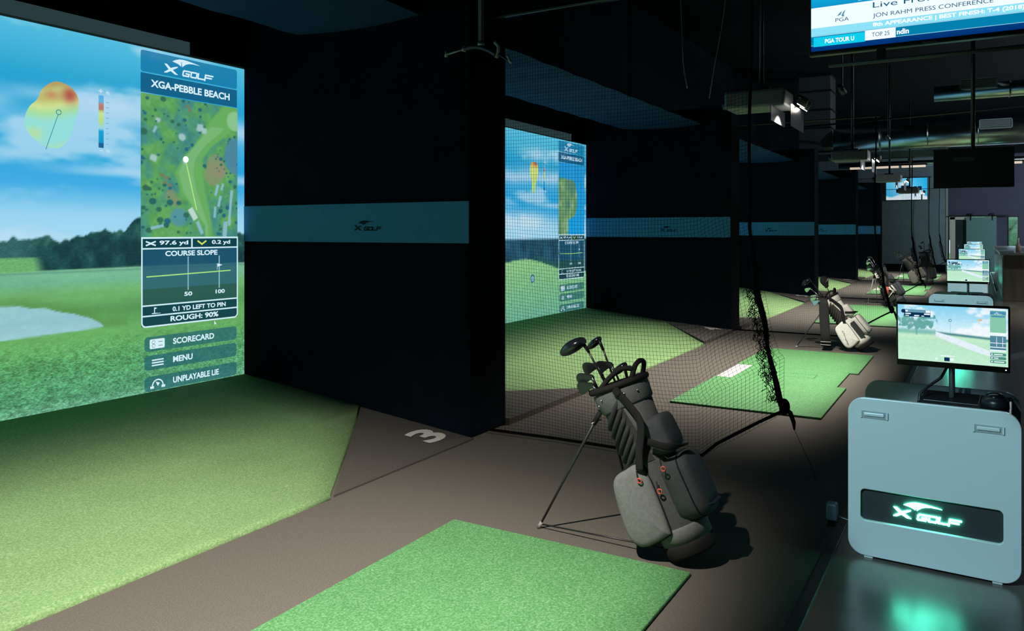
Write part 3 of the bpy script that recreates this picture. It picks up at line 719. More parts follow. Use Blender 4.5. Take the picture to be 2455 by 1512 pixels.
for n in BAYS: make_bay(n)

# ------------------------------------------------------------------ nets between the bays
def make_net():
    """strand net hanging from the partition end towards the walkway; local origin at the partition end on the floor"""
    dz = .0265; ztop = 3.3
    zs = [1.03e0 * 0 + .02 + i * dz for i in range(int((ztop - .02) / dz))]
    def edge_y(z):   # free edge (rope)
        return float(np.interp(z, [0, .43, .47, .65, .93, 1.2, 1.63, 2.58, 3.3], [1.08, 1.08, 1.11, 1.16, 1.205, 1.262, 1.32, 1.31, 1.30]))
    def foot_z(y):   # lower hem
        return float(np.interp(y, [1.08, 1.25, 1.53, 1.66, 1.8, 3.4], [.43, .33, .15, .03, .012, .012]))
    NY = 84; NZ = len(zs)
    v = []; 
    for i in range(NZ):
        for j in range(NY + 1):
            u = j / NY; zt = i / (NZ - 1)
            ye = edge_y(zs[i]); y = YE - (YE - ye) * u
            z0 = foot_z(y); z = z0 + (ztop - z0) * zt
            sag = .06 * math.sin(math.pi * u) * (1 - zt) ** .7
            z2 = max(z - sag * (1 if z > .3 else z / .3), .012)
            x = .05 * math.sin(u * 5.2 + zt * 3) * (1 - zt) + .03 * math.sin(u * 11 + 2 * zt)
            v.append((x, y - YE, z2))
    mb = MB(); r = .00105
    def strand(idx):
        ps = [V3(v[k]) for k in idx]; rings = []
        for i, p in enumerate(ps):
            t = (ps[min(i + 1, len(ps) - 1)] - ps[max(i - 1, 0)]).normalized(); a = t.cross(V3((1, .01, 0))).normalized(); b = t.cross(a)
            rings.append([p + (a * math.cos(q) + b * math.sin(q)) * r for q in (0, 2.094, 4.189)])
        mb.rings(rings, cap=False)
    for i in range(NZ): strand([i * (NY + 1) + j for j in range(NY + 1)])
    for j in range(NY + 1): strand([i * (NY + 1) + j for i in range(NZ)])
    return mb, edge_y, foot_z
netmb, edge_y, foot_z = make_net()
XN = X0 + TH / 2
net0 = thing('barrier_net', 'black safety net hung beside the grey golf bag', 'net', (XN, YE, 0), group='nets between the bays')
netm = netmb.build('net_mesh', NETM, net0, fix=False); netm['kind'] = 'stuff'
# gathered net bundle down the free edge
bz = np.linspace(.46, 3.3, 60); bd = MB()
bd.tube([(.012 * math.sin(z * 5), edge_y(z) - YE + (.006 * math.sin(z * 17) if z < 1.4 else .003 * math.sin(z * 6)), z) for z in bz], [(.013 + .010 * abs(math.sin(z * 3.1 + .6))) if z < 1.5 else .011 for z in bz], 7)
bd.build('edge_rope', NETM, net0, smooth=True)
rs = random.Random(2); fr_ = MB()
for i in range(420):      # loose loops of gathered mesh
    z = rs.uniform(.5, 1.25); y = edge_y(z) - YE + rs.uniform(-.012, .075); x = rs.uniform(-.04, .04); L = rs.uniform(.02, .05)
    a = rs.uniform(0, 6.28)
    fr_.tube([(x, y, z), (x + .02 * math.cos(a), y + .02 * math.sin(a), z - L * .5), (x + rs.uniform(-.02, .02), y + rs.uniform(-.02, .02), z - L)], .0022, 3, cap=False)
g_ = fr_.build('gathered_mesh', NETM, net0, fix=False); g_['kind'] = 'stuff'
MB().ell((0, 1.09 - YE, .455), (.035, .035, .055), 10, 8).build('knot', NETM, net0, smooth=True)
hy = [1.09, 1.10, 1.16, 1.25, 1.36, 1.46, 1.53, 1.58, 1.63, 1.8, 2.2, 2.8, 3.36]
MB().tube([(.02 * math.sin(y * 3), y - YE, foot_z(y) + .01) for y in hy], .011, 7).build('hem_rope', NETM, net0, smooth=True)
MB().tube([(0, 1.08 - YE, .44), (.0, 1.055 - YE, .42), (.01, 1.035 - YE, .36), (.01, 1.03 - YE, .31)], [.013, .016, .014, .006], 7).build('rope_end', NETM, net0, smooth=True)
MB().tube([(.01, 1.03 - YE, .31), (.01, .93 - YE, .1), (.01, .90 - YE, .005)], .0015, 4).build('tie_string', NETM, net0)
MB().tube([(0, 0, 3.31), (0, 1.25 - YE, 3.31)], .012, 6).build('top_rail', DARKM, net0)
lab = ['black safety net hung beside the white golf bag', 'black safety net hung beside the bag with the red strip', 'black safety net hung beside the two dark bags at the far bay', 'black safety net at the partition nearest the far grey wall']
for k in range(1, 5):
    c = copy_tree(net0); c.location.x = XN + k * P; c['label'] = lab[k - 1]

# ------------------------------------------------------------------ consoles
LOGO_E = emit('console_logo_light', (.10, 1.0, .66), 34, sample=True)
def make_console():
    root = thing('golf_console', 'white rounded console with glowing green logo beside the grey golf bag', 'console', (4.23, .193, 0), (0, 0, math.radians(-2)), 'consoles along the walkway')
    fr = frame((0, 0, 0), (0, -1, 0), (0, 0, 1), (-1, 0, 0))
    hw = .362
    # front plate with a window opening: built from strips round the opening, then the rounded outline
    def plate(parent, name, x, hole):
        out = rrect(-hw, hw, .012, .787, .075, 8)
        m = MB()
        if not hole: m.prism(out, (V3((x, 0, 0)), fr[1], fr[2], fr[3]), 0, .022)
        else:
            inn = rrect(-.305, .293, .186, .338, .022, 8)
            O = V3((x, 0, 0)); n_ = len(out); b = 0
            for h in (0, .022):
                m.v += [tuple(O + fr[1] * a + fr[2] * q + fr[3] * h) for a, q in out]; m.v += [tuple(O + fr[1] * a + fr[2] * q + fr[3] * h) for a, q in inn]
            for i in range(n_):
                j = (i + 1) % n_
                m.f += [(2 * n_ + i, 2 * n_ + j, 3 * n_ + j, 3 * n_ + i), (i, n_ + i, n_ + j, j), (i, j, 2 * n_ + j, 2 * n_ + i), (n_ + i, 3 * n_ + i, 3 * n_ + j, n_ + j)]
        return m.build(name, CONSOLE, parent, bevel=.004)
    fp = plate(root, 'front_plate', 0, True)
    bp = plate(root, 'back_plate', .52, False)
    pn = MB().prism(rect(-.315, .303, .178, .346), (V3((.012, 0, 0)), fr[1], fr[2], fr[3]), -.01, .0).build('logo_panel', mat('logo_panel_black', (.02, .024, .026), .45, spec=.4), root)
    lg = MB()
    for poly in golf_logo(-.16, .225, .29): lg.prism(poly, (V3((.0, 0, 0)), fr[1], fr[2], fr[3]), .002, .006)
    lg.build('lit_logo', LOGO_E, root, fix=False)
    for cx, cz in ((-.243, .705), (.235, .700)):
        h = MB(); h.box(-.026, -.020, -cx - .062, -cx + .062, cz - .016, cz + .018)
        hd = h.build('handle_recess', mat('recess_grey', (.33, .36, .37), .5), root)
        g = MB(); g.box(-.034, -.022, -cx - .046, -cx + .046, cz - .005, cz + .012); g.build('pull_bar', CONSOLE, hd, bevel=.004)
        for e in (-.062, .054): MB().box(-.03, -.022, -cx + e, -cx + e + .008, cz - .016, cz + .018).build('handle_end', CONSOLE, hd)
    MB().box(.0, .50, -.315, .315, .09, .58).build('cabinet', mat('console_dark_body', (.03, .033, .036), .5), root, bevel=.006)
    MB().box(.02, .49, -.325, .07, .58, .765).build('desk_tray', PLASTIC, root, bevel=.01)
    for yy in (-.27, .27): MB().box(-.015, .50, yy - .02, yy + .02, 0, .09).build('foot', CONSOLE, root, bevel=.003)
    return root
con0 = make_console()
def monitor(x, lab):
    r = thing('touch_monitor', lab, 'monitor', (x, .113, .765), (0, math.radians(-4), math.radians(-3)), 'monitors on the consoles')
    w, h, z0 = .478, .282, .185
    MB().box(0, .035, -w / 2 - .008, w / 2 + .008, z0 - .03, z0 + h + .008).build('bezel', PLASTIC, r, bevel=.004)
    fr = frame((-.0015, w / 2, z0), (0, -1, 0), (0, 0, 1), (-1, 0, 0))
    o = colorgrid('screen', fr, 0, w, 0, h, 190, 108, lambda a, b: view_monitor(a, b * .27 / h), emit_attr('monitor_picture', 1.0), r)
    Flat(fr).add(rect(.404, .47, .165, .272), .001).build('map_panel', emit('monitor_map', rgb(136, 200, 172), 1), r)
    Flat(fr).adds([rect(.404, .47, .252, .268), rect(.408, .466, .24, .248)], .0015).build('title_panel', emit('monitor_blue', rgb(72, 142, 180), 1), r)
    Flat(fr).adds(golf_logo(.42, .253, .034), .002).build('logo', emit('monitor_white', rgb(236, 248, 252), 1), r)
    p = Flat(fr); p.adds([rect(.404, .47, .075, .155)], .001); p.build('stat_panel', emit('monitor_slate', rgb(84, 134, 156), 1), r)
    q = Flat(fr); q.adds([rect(.404, .47, .149, .155), rect(.404, .47, .113, .116), rect(.404, .47, .092, .096), rect(.404, .47, .074, .082), rect(.43, .432, .098, .145), rect(.455, .457, .098, .145)], .002); q.build('stat_lines', MATS['monitor_white'], r)
    for i, y0 in enumerate((.052, .034, .016)):
        b = Flat(fr).add(rrect(.404, .47, y0, y0 + .014, .004, 3), .001).build('button', emit('monitor_button', rgb(76, 146, 130), 1), r)
        Flat(fr).adds([rect(.408, .415, y0 + .004, y0 + .010), rect(.42, (.456, .438, .462)[i], y0 + .0045, y0 + .0095)], .002).build('button_print', MATS['monitor_white'], b)
    t = Flat(fr); t.add(rect(.03, .148, .222, .258), .001); t.build('score_panel', emit('monitor_navy', rgb(14, 50, 84), 1), r)
    Flat(fr).adds([rect(.034, .126, .244, .257)], .0015).build('score_row', emit('monitor_grey', rgb(104, 158, 180), 1), r)
    Flat(fr).adds([rect(.127, .147, .244, .257), rect(.034, .046, .246, .255), rect(.035, .06, .234, .240), rect(.12, .146, .234, .241), rect(.035, .052, .225, .229), rect(.075, .098, .225, .231), rect(.108, .12, .225, .229), rect(.19, .255, .031, .036), rect(.168, .178, .011, .022), rect(.232, .25, .009, .024)], .002).build('score_print', MATS['monitor_white'], r)
    Flat(fr).adds([circ(.026, .249, .010, 14), rect(.208, .232, .007, .026)], .0022).build('round_badge', MATS['monitor_navy'], r)
    Flat(fr).adds(stroke(circ(.235, .212, .006, 12), .0025) + [rect(.2345, .2355, .135, .20)], .002).build('pin_marker', emit('monitor_teal', rgb(70, 130, 140), 1), r)
    Flat(fr).adds([[(.35, .222), (.36, .228), (.37, .226), (.372, .219), (.36, .216)], circ(.357, .208, .003, 8), circ(.365, .206, .002, 8)], .0015).build('slope_map', emit('monitor_orange', rgb(220, 190, 150), 1), r)
    MB().tube([(.02, -.0, 0), (.02, 0, z0 - .01)], .014, 12).build('pole', mat('monitor_pole_metal', (.25, .27, .28), .4, metal=.6), r, smooth=True)
    MB().box(-.08, .12, -.12, .12, -.002, .008).build('base_plate', PLASTIC, r, bevel=.003)
    MB().tube([(0.0, -.23, z0 - .015), (-.001, -.23, z0 - .015)], .003, 8).build('power_light', emit('power_led', (1, 1, 1), 2.0), r)
    return r
mon0 = monitor(4.50, 'wide monitor showing a bunker and tree, above the glowing console')
lgt = MB().tube([(4.51, .13, .93), (4.49, .16, .87), (4.47, .215, .825), (4.44, .25, .79), (4.42, .262, .70), (4.42, .262, .585)], .007, 8).build('monitor_cable', PLASTIC, smooth=True)
tag(lgt, 'black cable curving from monitor down to the console tray', 'cable')
dm = thing('trackball_dome', 'black dome controller on the console tray', 'controller', (4.40, -.07, .765))
MB().tube([(0, 0, 0), (0, 0, .03), (0, 0, .05)], [.06, .058, .045], 20).build('dome_base', PLASTIC, dm, smooth=True)
MB().ell((0, 0, .05), (.042, .042, .022), 16, 8).build('dome_cap', GLOSSB, dm, smooth=True)
tags = ['console standing beside the white golf bag', 'console standing beside the bag with the red strip', 'console standing beside the two dark bags', 'console nearest the far entrance door']
for k in range(1, 5):
    c = copy_tree(con0); c.location.x += k * P; c['label'] = 'white rounded ' + tags[k - 1]
    m2 = copy_tree(mon0); m2.location.x += k * P; m2['label'] = 'monitor on the ' + tags[k - 1]
# sensor box beside the console
sb = thing('sensor_box', 'small grey-blue sensor box with bracket on the floor edge', 'sensor', (4.60, .685, 0))
BB = mat('sensor_box_plastic', (.22, .30, .38), .4)
MB().box(-.03, .03, -.028, .028, .03, .125).build('box_body', BB, sb, bevel=.012)
MB().box(-.022, .022, -.02, .02, .0, .03).build('box_foot', PLASTIC, sb)
MB().tube([(-.01, -.02, .06), (-.03, -.10, .05), (-.05, -.16, .045)], .008, 8).build('bracket_arm', STEEL, sb, smooth=True)
# invented lamps, added only to brighten the console fronts
for k in range(0, 5):
    lx, ly, lz = 4.23 + k * P - 5.4, 1.9, 3.9
    tl = thing('track_lamp', 'cool white track lamp above the bays, aimed at the console ' + ['beside the charcoal bag', 'beside the white bag', 'beside the red-stripped bag', 'beside the two dark bags', 'nearest the far door'][k], 'lamp', (lx, ly, lz), group='track lamps')
    dv = (V3((4.23 + k * P, .17, .38)) - V3((lx, ly, lz))).normalized()
    MB().tube([(-dv * .12)[:], (dv * .06)[:]], [.035, .055], 14).build('lamp_can', DARKM, tl, smooth=True)
    MB().tube([(dv * .06)[:], (dv * .064)[:]], .048, 14).build('lamp_face', emit('track_lamp_face', (.75, .9, 1), 6), tl)
    MB().tube([(0, 0, .03), (0, 0, ZC - lz)], .012, 8).build('stem', DARKM, tl)
    ld = bpy.data.lights.new('track_light', 'SPOT'); ld.energy = ADDED_LAMP_W; ld.color = (.50, .85, 1.0); ld.spot_size = math.radians(10.4); ld.spot_blend = .45; ld.shadow_soft_size = .05
    lo = bpy.data.objects.new('track_light', ld); COL.objects.link(lo); lo.location = V3((lx, ly, lz)) + dv * .09; lo.rotation_euler = dv.to_track_quat('-Z', 'Y').to_euler()

# ------------------------------------------------------------------ golf bags and clubs
def catmull(pts, k=6):
    pts = [V3(p) for p in pts]; out = []
    for i in range(len(pts) - 1):
        p0, p1, p2, p3 = pts[max(i - 1, 0)], pts[i], pts[i + 1], pts[min(i + 2, len(pts) - 1)]
        for j in range(k):
            t = j / k; out.append(.5 * ((2 * p1) + (p2 - p0) * t + (2 * p0 - 5 * p1 + 4 * p2 - p3) * t * t + (3 * p1 - p0 - 3 * p2 + p3) * t ** 3))
    out.append(pts[-1]); return out
def smooth_poly(pts, k=4):
    n = len(pts); out = []
    for i in range(n):
        p0, p1, p2, p3 = [V3((*pts[(i + q) % n], 0)) for q in (-1, 0, 1, 2)]
        for j in range(k):
            t = j / k; v = .5 * ((2 * p1) + (p2 - p0) * t + (2 * p0 - 5 * p1 + 4 * p2 - p3) * t * t + (3 * p1 - p0 - 3 * p2 + p3) * t ** 3); out.append((v.x, v.y))
    return out

def golf_bag(label, X, Y, tilt, pal, feet, scale=1.0, yaw=0.0, group='golf bags standing in the bays', extra=None, detail=True):
    T = math.radians(tilt)
    rot = Euler((-T, 0, yaw)); off = .125 * scale * math.sin(T)
    root = thing('golf_bag', label, 'golf bag', (X, Y, off), rot, group); root.scale = (scale,) * 3
    Mw = Matrix.Translation((X, Y, off)) @ rot.to_matrix().to_4x4() @ Matrix.Scale(scale, 4); Mi = Mw.inverted()
    def el(w, rx, ry, n=28): return [(rx * math.cos(2 * math.pi * i / n), ry * math.sin(2 * math.pi * i / n), w) for i in range(n)]
    MB().rings([el(.05, .112, .115), el(.12, .120, .124), el(.3, .124, .126), el(.5, .122, .124), el(.62, .116, .118), el(.76, .124, .13)]).build('body', pal['body'], root, smooth=True)
    MB().rings([el(-.002, .118, .122), el(.012, .128, .13), el(.05, .13, .134), el(.07, .122, .126)]).build('base', pal['dark'], root, smooth=True)
    MB().rings([el(.065, .124, .128), el(.13, .128, .131), el(.14, .122, .126)]).build('base_panel', pal['panel'], root, smooth=True)
    MB().rings([el(.745, .124, .132), el(.755, .133, .14), el(.84, .138, .15), el(.85, .134, .146)]).build('collar', pal['collar'], root, smooth=True)
    MB().tube([(.136 * math.cos(a), .147 * math.sin(a), .862 + .012 * math.sin(a)) for a in [2 * math.pi * i / 28 for i in range(28)]], .017, 8, close=True).build('rim', pal['dark'], root, smooth=True)
    MB().rings([el(.838, .13, .14), el(.852, .13, .14)]).build('divider', pal['dark'], root)
    MB().tube(catmull([(-.075, -.115, .865), (-.06, -.15, .91), (0, -.16, .925), (.06, -.15, .91), (.075, -.115, .865)], 5), .013, 8).build('handle', pal['dark'], root, smooth=True)
    MB().tube(catmull([(-.11, .06, .87), (-.10, -.01, .905), (-.095, -.09, .925), (-.07, -.14, .90)], 5), .013, 8).build('carry_handle', pal['dark'], root, smooth=True)
    # padded back panel with ribs on the camera-side flank
    def surf(phi, w, e): r = .122 + e; return (-r * math.cos(phi), r * math.sin(phi), w)
    pm = MB(); na, nw = 10, 8
    for j in range(nw + 1):
        for i in range(na + 1):
            f = i / na; w = .47 + .27 * j / nw; a0 = math.radians(-8 - 22 * (1 - j / nw)); a1 = math.radians(82)
            pm.v.append(surf(a0 + (a1 - a0) * f, w + .05 * (1 - f) * (j / nw), .004))
    for j in range(nw):
        for i in range(na): a = j * (na + 1) + i; pm.f.append((a, a + 1, a + na + 2, a + na + 1))
    pb = pm.build('back_pad', pal['rib'], root, smooth=True, fix=False)
    for i in range(6):
        path = [surf(math.radians(84 - 92 * t), .455 + .043 * i + .11 * t * t + .01 * t, .006) for t in [q / 9 for q in range(10)]]
        MB().tube(path, [.008] + [.0165] * 8 + [.008], 8, flat=.75).build('rib', pal['rib'], pb, smooth=True)
    # side pocket
    out = smooth_poly([(.0, .455), (.10, .475), (.175, .45), (.205, .36), (.222, .20), (.205, .135), (.15, .108), (.03, .125), (.005, .16)], 4)
    fs = frame((0, 0, 0), (0, 1, 0), (0, 0, 1), (-1, 0, 0))
    def puff(outl, x_in, x_mid, x_out, fr_):
        m = MB(); cx = sum(p[0] for p in outl) / len(outl); cy = sum(p[1] for p in outl) / len(outl); O, U, V, N = fr_
        prof = ((1.0, x_in), (1.0, x_mid), (.985, x_mid + (x_out - x_mid) * .45), (.94, x_mid + (x_out - x_mid) * .8), (.80, x_out), (.45, x_out + .006), (.02, x_out + .008))
        return m.rings([[O + U * (cx + (a - cx) * k) + V * (cy + (b - cy) * k) + N * h for a, b in outl] for k, h in prof])
    sp = puff(out, .0, .125, .158, fs).build('side_pocket', pal['pocket'], root, smooth=True)
    MB().tube([V3((-.131, a * 1.0, b)) for a, b in out], .0042, 6, close=True).build('zip_piping', pal['dark'], sp, smooth=True)
    # front pocket, its lower lip and the valuables pouch above it
    ff = frame((0, 0, 0), (-1, 0, 0), (0, 0, 1), (0, -1, 0))
    o2 = smooth_poly([(-.10, .43), (0, .45), (.10, .43), (.115, .30), (.11, .19), (.06, .145), (-.06, .145), (-.11, .19), (-.115, .30)], 3)
    fp = puff(o2, .06, .15, .205, ff).build('front_pocket', pal['front'], root, smooth=True)
    MB().tube([V3((a, -.155, b)) for a, b in o2], .004, 6, close=True).build('zip_piping', pal['dark'], fp, smooth=True)
    MB().tube([(-.098, -.17, .20), (-.05, -.215, .185), (.05, -.215, .185), (.098, -.17, .20)], .014, 8, flat=.5).build('pocket_lip', pal['lip'], fp, smooth=True)
    o3 = smooth_poly([(-.085, .64), (0, .655), (.085, .64), (.10, .56), (.085, .475), (-.085, .475), (-.10, .56)], 3)
    puff(o3, .05, .125, .165, ff).build('upper_pouch', pal['front'], root, smooth=True)
    # straps
    def strap(path, w=.021): return MB().tube(catmull(path, 5), w, 8, flat=.32, up=(-1, .1, 0))
    strap([(-.146, -.042, .83), (-.140, -.07, .745), (-.142, -.088, .665), (-.152, -.068, .60), (-.160, -.025, .53), (-.168, .008, .452)]).build('shoulder_strap', pal['dark'], root, smooth=True)
    strap([(-.150, -.085, .56), (-.150, -.14, .52), (-.12, -.19, .49), (-.02, -.205, .475)], .018).build('hip_strap', pal['dark'], root, smooth=True)
    MB().tube([(-.138, -.042, .832), (-.156, -.042, .832)], .02, 12).build('strap_button', pal['dark'], root, smooth=True)
    for (yy, ww) in ((.10, .80), (.065, .822), (-.065, .81), (-.12, .80)):
        MB().ell((-.135 * math.sqrt(max(0, 1 - (yy / .15) ** 2)) - .006, yy, ww), (.005, .005, .005), 8, 6).build('rivet', STEEL, root)
    if detail:
        for yy, ww, xx in ((.030, .405, -.172), (-.035, .325, -.150), (-.10, .415, -.150)):
            zp = MB().tube([(xx + .012, yy, ww + .05), (xx, yy + .003, ww + .02)], .003, 6).build('zip_pull', pal['dark'], root)
            MB().tube([(xx, yy + .011 * math.cos(a), ww + .004 + .011 * math.sin(a)) for a in [2 * math.pi * i / 12 for i in range(12)]], .0035, 6, close=True).build('red_ring', mat('red_pull_ring', (.55, .09, .06), .4), zp, smooth=True)
    # stand legs
    for i, ft in enumerate(feet):
        fl = Mi @ V3(ft); sx = -.045 if i == 0 else .045
        a = V3((sx, .135, .775)); mid = a.lerp(fl, .10)
        lg = MB().tube([a, fl], [.0085, .006], 8).build('leg', pal['leg'], root, smooth=True)
        MB().tube([a, mid], .014, 8).build('leg_sleeve', pal['dark'], lg, smooth=True)
        MB().tube([fl + (a - fl).normalized() * .045, fl + (a - fl).normalized() * .004], [.009, .013], 8).build('leg_foot', pal['foot'], lg, smooth=True)
        if i == 0:
            MB().tube([fl + (a - fl).normalized() * .03, V3((-.03, .13, .06))], .0042, 6).build('actuator_rod', pal['rod'], lg, smooth=True)
            MB().tube([a.lerp(fl, .09) + V3((-.035, .0, .0)), a.lerp(fl, .09) + V3((.035, -.02, -.0))], .004, 6).build('hinge_pin', STEEL, lg, smooth=True)
    if extra: extra(root)
    return root, Mw

def club(kind, label, Mw, x, v, w0, w1, lx, lv, mats, group, name=None):
    """shaft from (x,v,w0) in bag space to (lx,lv,w1); head at the upper end pointing +v"""
    root = thing('golf_club', label, 'golf club', group=group); root.matrix_world = Mw
    a, b = V3((x, v, w0)), V3((lx, lv, w1)); d = (b - a).normalized()
    MB().tube([a, b], [.0065, .0048], 8).build('shaft', mats['shaft'], root, smooth=True)
    if kind == 'driver':
        h = MB(); rings = []
        for i in range(11):
            s_ = i / 10; yy = -.008 + .150 * s_; q = math.sqrt(max(0.03, 1 - (2 * s_ - .92) ** 2 / 1.2)); q = max(q, .12)
            rings.append([b + V3((-.060 * q * math.cos(t) - .012, yy, .008 + .036 * q * math.sin(t) * (1.1 if math.sin(t) > 0 else .75) - .10 * 0 - .30 * (yy - .05) * .3)) for t in [2 * math.pi * k / 16 for k in range(16)]])
        h.rings(rings).build('head', mats['head'], root, smooth=True)
        MB().tube([b - d * .05, b + V3((0, .006, .004))], [.0075, .011], 8).build('hosel', mats['hosel'], root, smooth=True)
    elif kind == 'hybrid':
        h = MB(); rings = []
        for i in range(9):
            s_ = i / 8; yy = -.004 + .092 * s_; q = max(math.sqrt(max(0.03, 1 - (2 * s_ - .9) ** 2 / 1.2)), .15)
            rings.append([b + V3((.030 * q * math.cos(t) + .006, yy, .002 + .020 * q * math.sin(t) - .22 * yy)) for t in [2 * math.pi * k / 14 for k in range(14)]])
        h.rings(rings).build('head', mats['head'], root, smooth=True)
        MB().tube([b - d * .06, b + V3((0, .004, 0))], [.0075, .010], 8).build('hosel', mats['hosel'], root, smooth=True)
    elif kind == 'iron':
        out = [(-.004, -.012), (.02, -.010), (.055, -.018), (.078, -.024), (.088, -.012), (.088, .014), (.076, .038), (.055, .042), (.02, .024), (-.004, .010)]
        MB().prism(smooth_poly(out, 2), (b, V3((0, .98, .05)), V3((-.25, 0, .97)), V3((.97, 0, .25))), -.006, .008).build('head', mats['head'], root, bevel=.003)
        MB().tube([b - d * .055, b + V3((0, .004, 0))], [.0065, .0085], 8).build('hosel', mats['hosel'], root, smooth=True)
    elif kind == 'cover':
        rings = []
        for i in range(9):
            s_ = i / 8; r = (.022, .026, .034, .042, .048, .050, .047, .034, .008)[i]
            c_ = b + d * (-.10 + .19 * s_) + V3((0, .03 * s_ ** 2, 0))
            rings.append([c_ + V3((r * math.cos(t), r * 1.25 * math.sin(t), 0)) for t in [2 * math.pi * k / 14 for k in range(14)]])
        MB().rings(rings).build('head_cover', mats['cover'], root, smooth=True)
        MB().rings([[p + V3((0, 0, 0)) for p in [b + d * (-.02 + .028 * e) + V3((.0435 * math.cos(t), .054 * math.sin(t), 0)) for t in [2 * math.pi * k / 14 for k in range(14)]]] for e in (0, 1)]).build('cover_band', mats['band'], root, smooth=True)
    return root

def cloth(name, c, rough=.8): return mat(name, c, rough, spec=.25, var=.12, vscale=60, bump=.15, bscale=500)
CH = cloth('charcoal_nylon', (.075, .078, .080)); CH2 = cloth('grey_pocket_nylon', (.155, .160, .160)); CHD = cloth('black_webbing', (.012, .012, .013)); CHN = cloth('dark_slate_nylon', (.060, .066, .075))
pal3 = dict(body=CH, dark=CHD, panel=CH2, collar=cloth('grey_collar_nylon', (.115, .120, .122)), rib=cloth('dark_rib_mesh', (.030, .032, .035)), pocket=CH2, front=CHN, lip=cloth('navy_pocket_lip', (.02, .035, .06)), leg=mat('black_leg_tube', (.02, .02, .022), .35), foot=mat('pale_rubber_foot', (.25, .24, .22), .6), rod=mat('black_rod', (.012, .012, .013), .4))
mblk = dict(shaft=mat('graphite_shaft', (.035, .035, .04), .25, metal=.5), head=mat('black_club_head', (.012, .015, .018), .16, coat=.6), hosel=mat('black_hosel', (.02, .022, .025), .3, metal=.5), cover=cloth('black_knit_cover', (.03, .03, .032)), band=cloth('pale_cover_band', (.55, .50, .42)))
miron = dict(shaft=mat('steel_shaft', (.45, .46, .47), .25, metal=1), head=mat('dark_iron_head', (.05, .055, .06), .3, metal=.7), hosel=mat('dark_iron_hosel', (.10, .10, .11), .3, metal=.8))
miron2 = dict(shaft=miron['shaft'], head=mat('bright_iron_head', (.60, .61, .62), .25, metal=1), hosel=miron['shaft'])
mblue = dict(shaft=miron['shaft'], head=mat('pale_blue_iron_head', (.25, .50, .62), .35, metal=.3), hosel=miron['shaft'])

bag3, M3 = golf_bag('charcoal grey stand bag with red zip rings, near the painted 3', 3.74, 1.185, 27, pal3, [(3.745, 2.045, 0), (4.16, 1.66, 0)])
G3 = 'clubs in the charcoal grey bag'
club('driver', 'glossy black driver sticking highest out of the charcoal bag', M3, -.03, .05, .853, 1.115, -.06, .055, mblk, G3)
club('hybrid', 'small black fairway club beside the driver in the charcoal bag', M3, .03, .03, .853, 1.11, .03, .01, mblk, G3)
for x, v, w1, lx, lv in ((-.07, .085, .945, -.09, .075), (-.085, .08, .905, -.10, .085)):
    club('iron', 'dark iron resting low at the charcoal bag rim', M3, x, v, .853, w1, lx, lv, miron, G3)
club('iron', 'dark iron standing upright in the charcoal bag', M3, .0, .06, .853, .985, -.02, .055, miron, G3)
club('hybrid', 'black fairway club lying low beside the charcoal bag handle', M3, .0, -.05, .853, .935, .0, -.075, mblk, G3)
club('iron', 'dark iron beside the carry handle of the charcoal bag', M3, .02, .0, .853, .965, .02, .0, miron, G3)

WH = cloth('white_leatherette', (.86, .84, .80)); WH2 = cloth('offwhite_leatherette', (.80, .78, .73))
pal4 = dict(pal3, body=WH, panel=WH2, collar=WH2, rib=cloth('brown_black_mesh', (.05, .045, .04)), pocket=WH, front=WH2, lip=WH2, dark=CHD)
def extra4(root):
    fl = frame((-.1675, .12, .40), (0, .30, -.95), (0, .95, .30), (-1, 0, 0))
    Flat(fl).text('TaylorMade', .02, -.045, w=.22, hgt=.030, bold=False).build('lettering', mat('brown_print', (.16, .13, .10), .8), root)
    MB().box(-.152, -.13, -.11, -.04, .16, .40).build('dark_inset', cloth('dark_inset_nylon', (.04, .042, .045)), root, bevel=.008)
bag4, M4 = golf_bag('white stand bag with black straps and printed side pocket', 11.45, 1.27, 38, pal4, [(11.35, 2.165, 0), (11.95, 1.92, 0)], scale=.92, extra=extra4, detail=False)
G4 = 'clubs in the white bag'
club('driver', 'driver with a bright edge sticking highest out of the white bag', M4, -.02, .04, .853, 1.22, -.03, .03, dict(mblk, head=mat('steel_rim_black', (.03, .03, .032), .22, metal=.6)), G4)
club('cover', 'black headcover with a pale band over the white bag', M4, .03, -.03, .853, 1.09, .05, -.115, mblk, G4)
club('iron', 'bright iron angled out of the white bag', M4, -.05, .06, .853, 1.12, -.05, .10, miron2, G4)
for i, (v, w1, lv) in enumerate(((.08, .96, .12), (.07, .99, .10), (.09, .92, .13))):
    club('iron', 'silver iron head clustered at the white bag rim', M4, -.06 + .03 * i, v, .853, w1, -.07 + .03 * i, lv, miron2, G4)
club('iron', 'pale blue iron head at the white bag rim', M4, -.08, .09, .853, .90, -.09, .12, mblue, G4)
tw = thing('bag_towel', 'long black towel hanging down beside the white bag', 'towel', (11.27, 1.79, 0))
tm = MB(); 
rg = []
for z, hwid in ((.70, .045), (.62, .062), (.45, .066), (.25, .062), (.06, .060)):
    rg.append([(math.cos(a) * .016 + .01 * math.sin(z * 12), math.sin(a) * hwid + (.70 - z) * -.05, z) for a in [2 * math.pi * k / 14 for k in range(14)]])
tm.rings(rg).build('towel_cloth', cloth('black_towel', (.022, .022, .023)), tw, smooth=True)
for z in (.085, .125): MB().tube([(math.cos(a) * .018, math.sin(a) * .063 - .029, z) for a in [2 * math.pi * k / 16 for k in range(16)]], .004, 6, close=True).build('pale_stripe', mat('pale_towel_stripe', (.5, .5, .48), .7), tw, smooth=True)

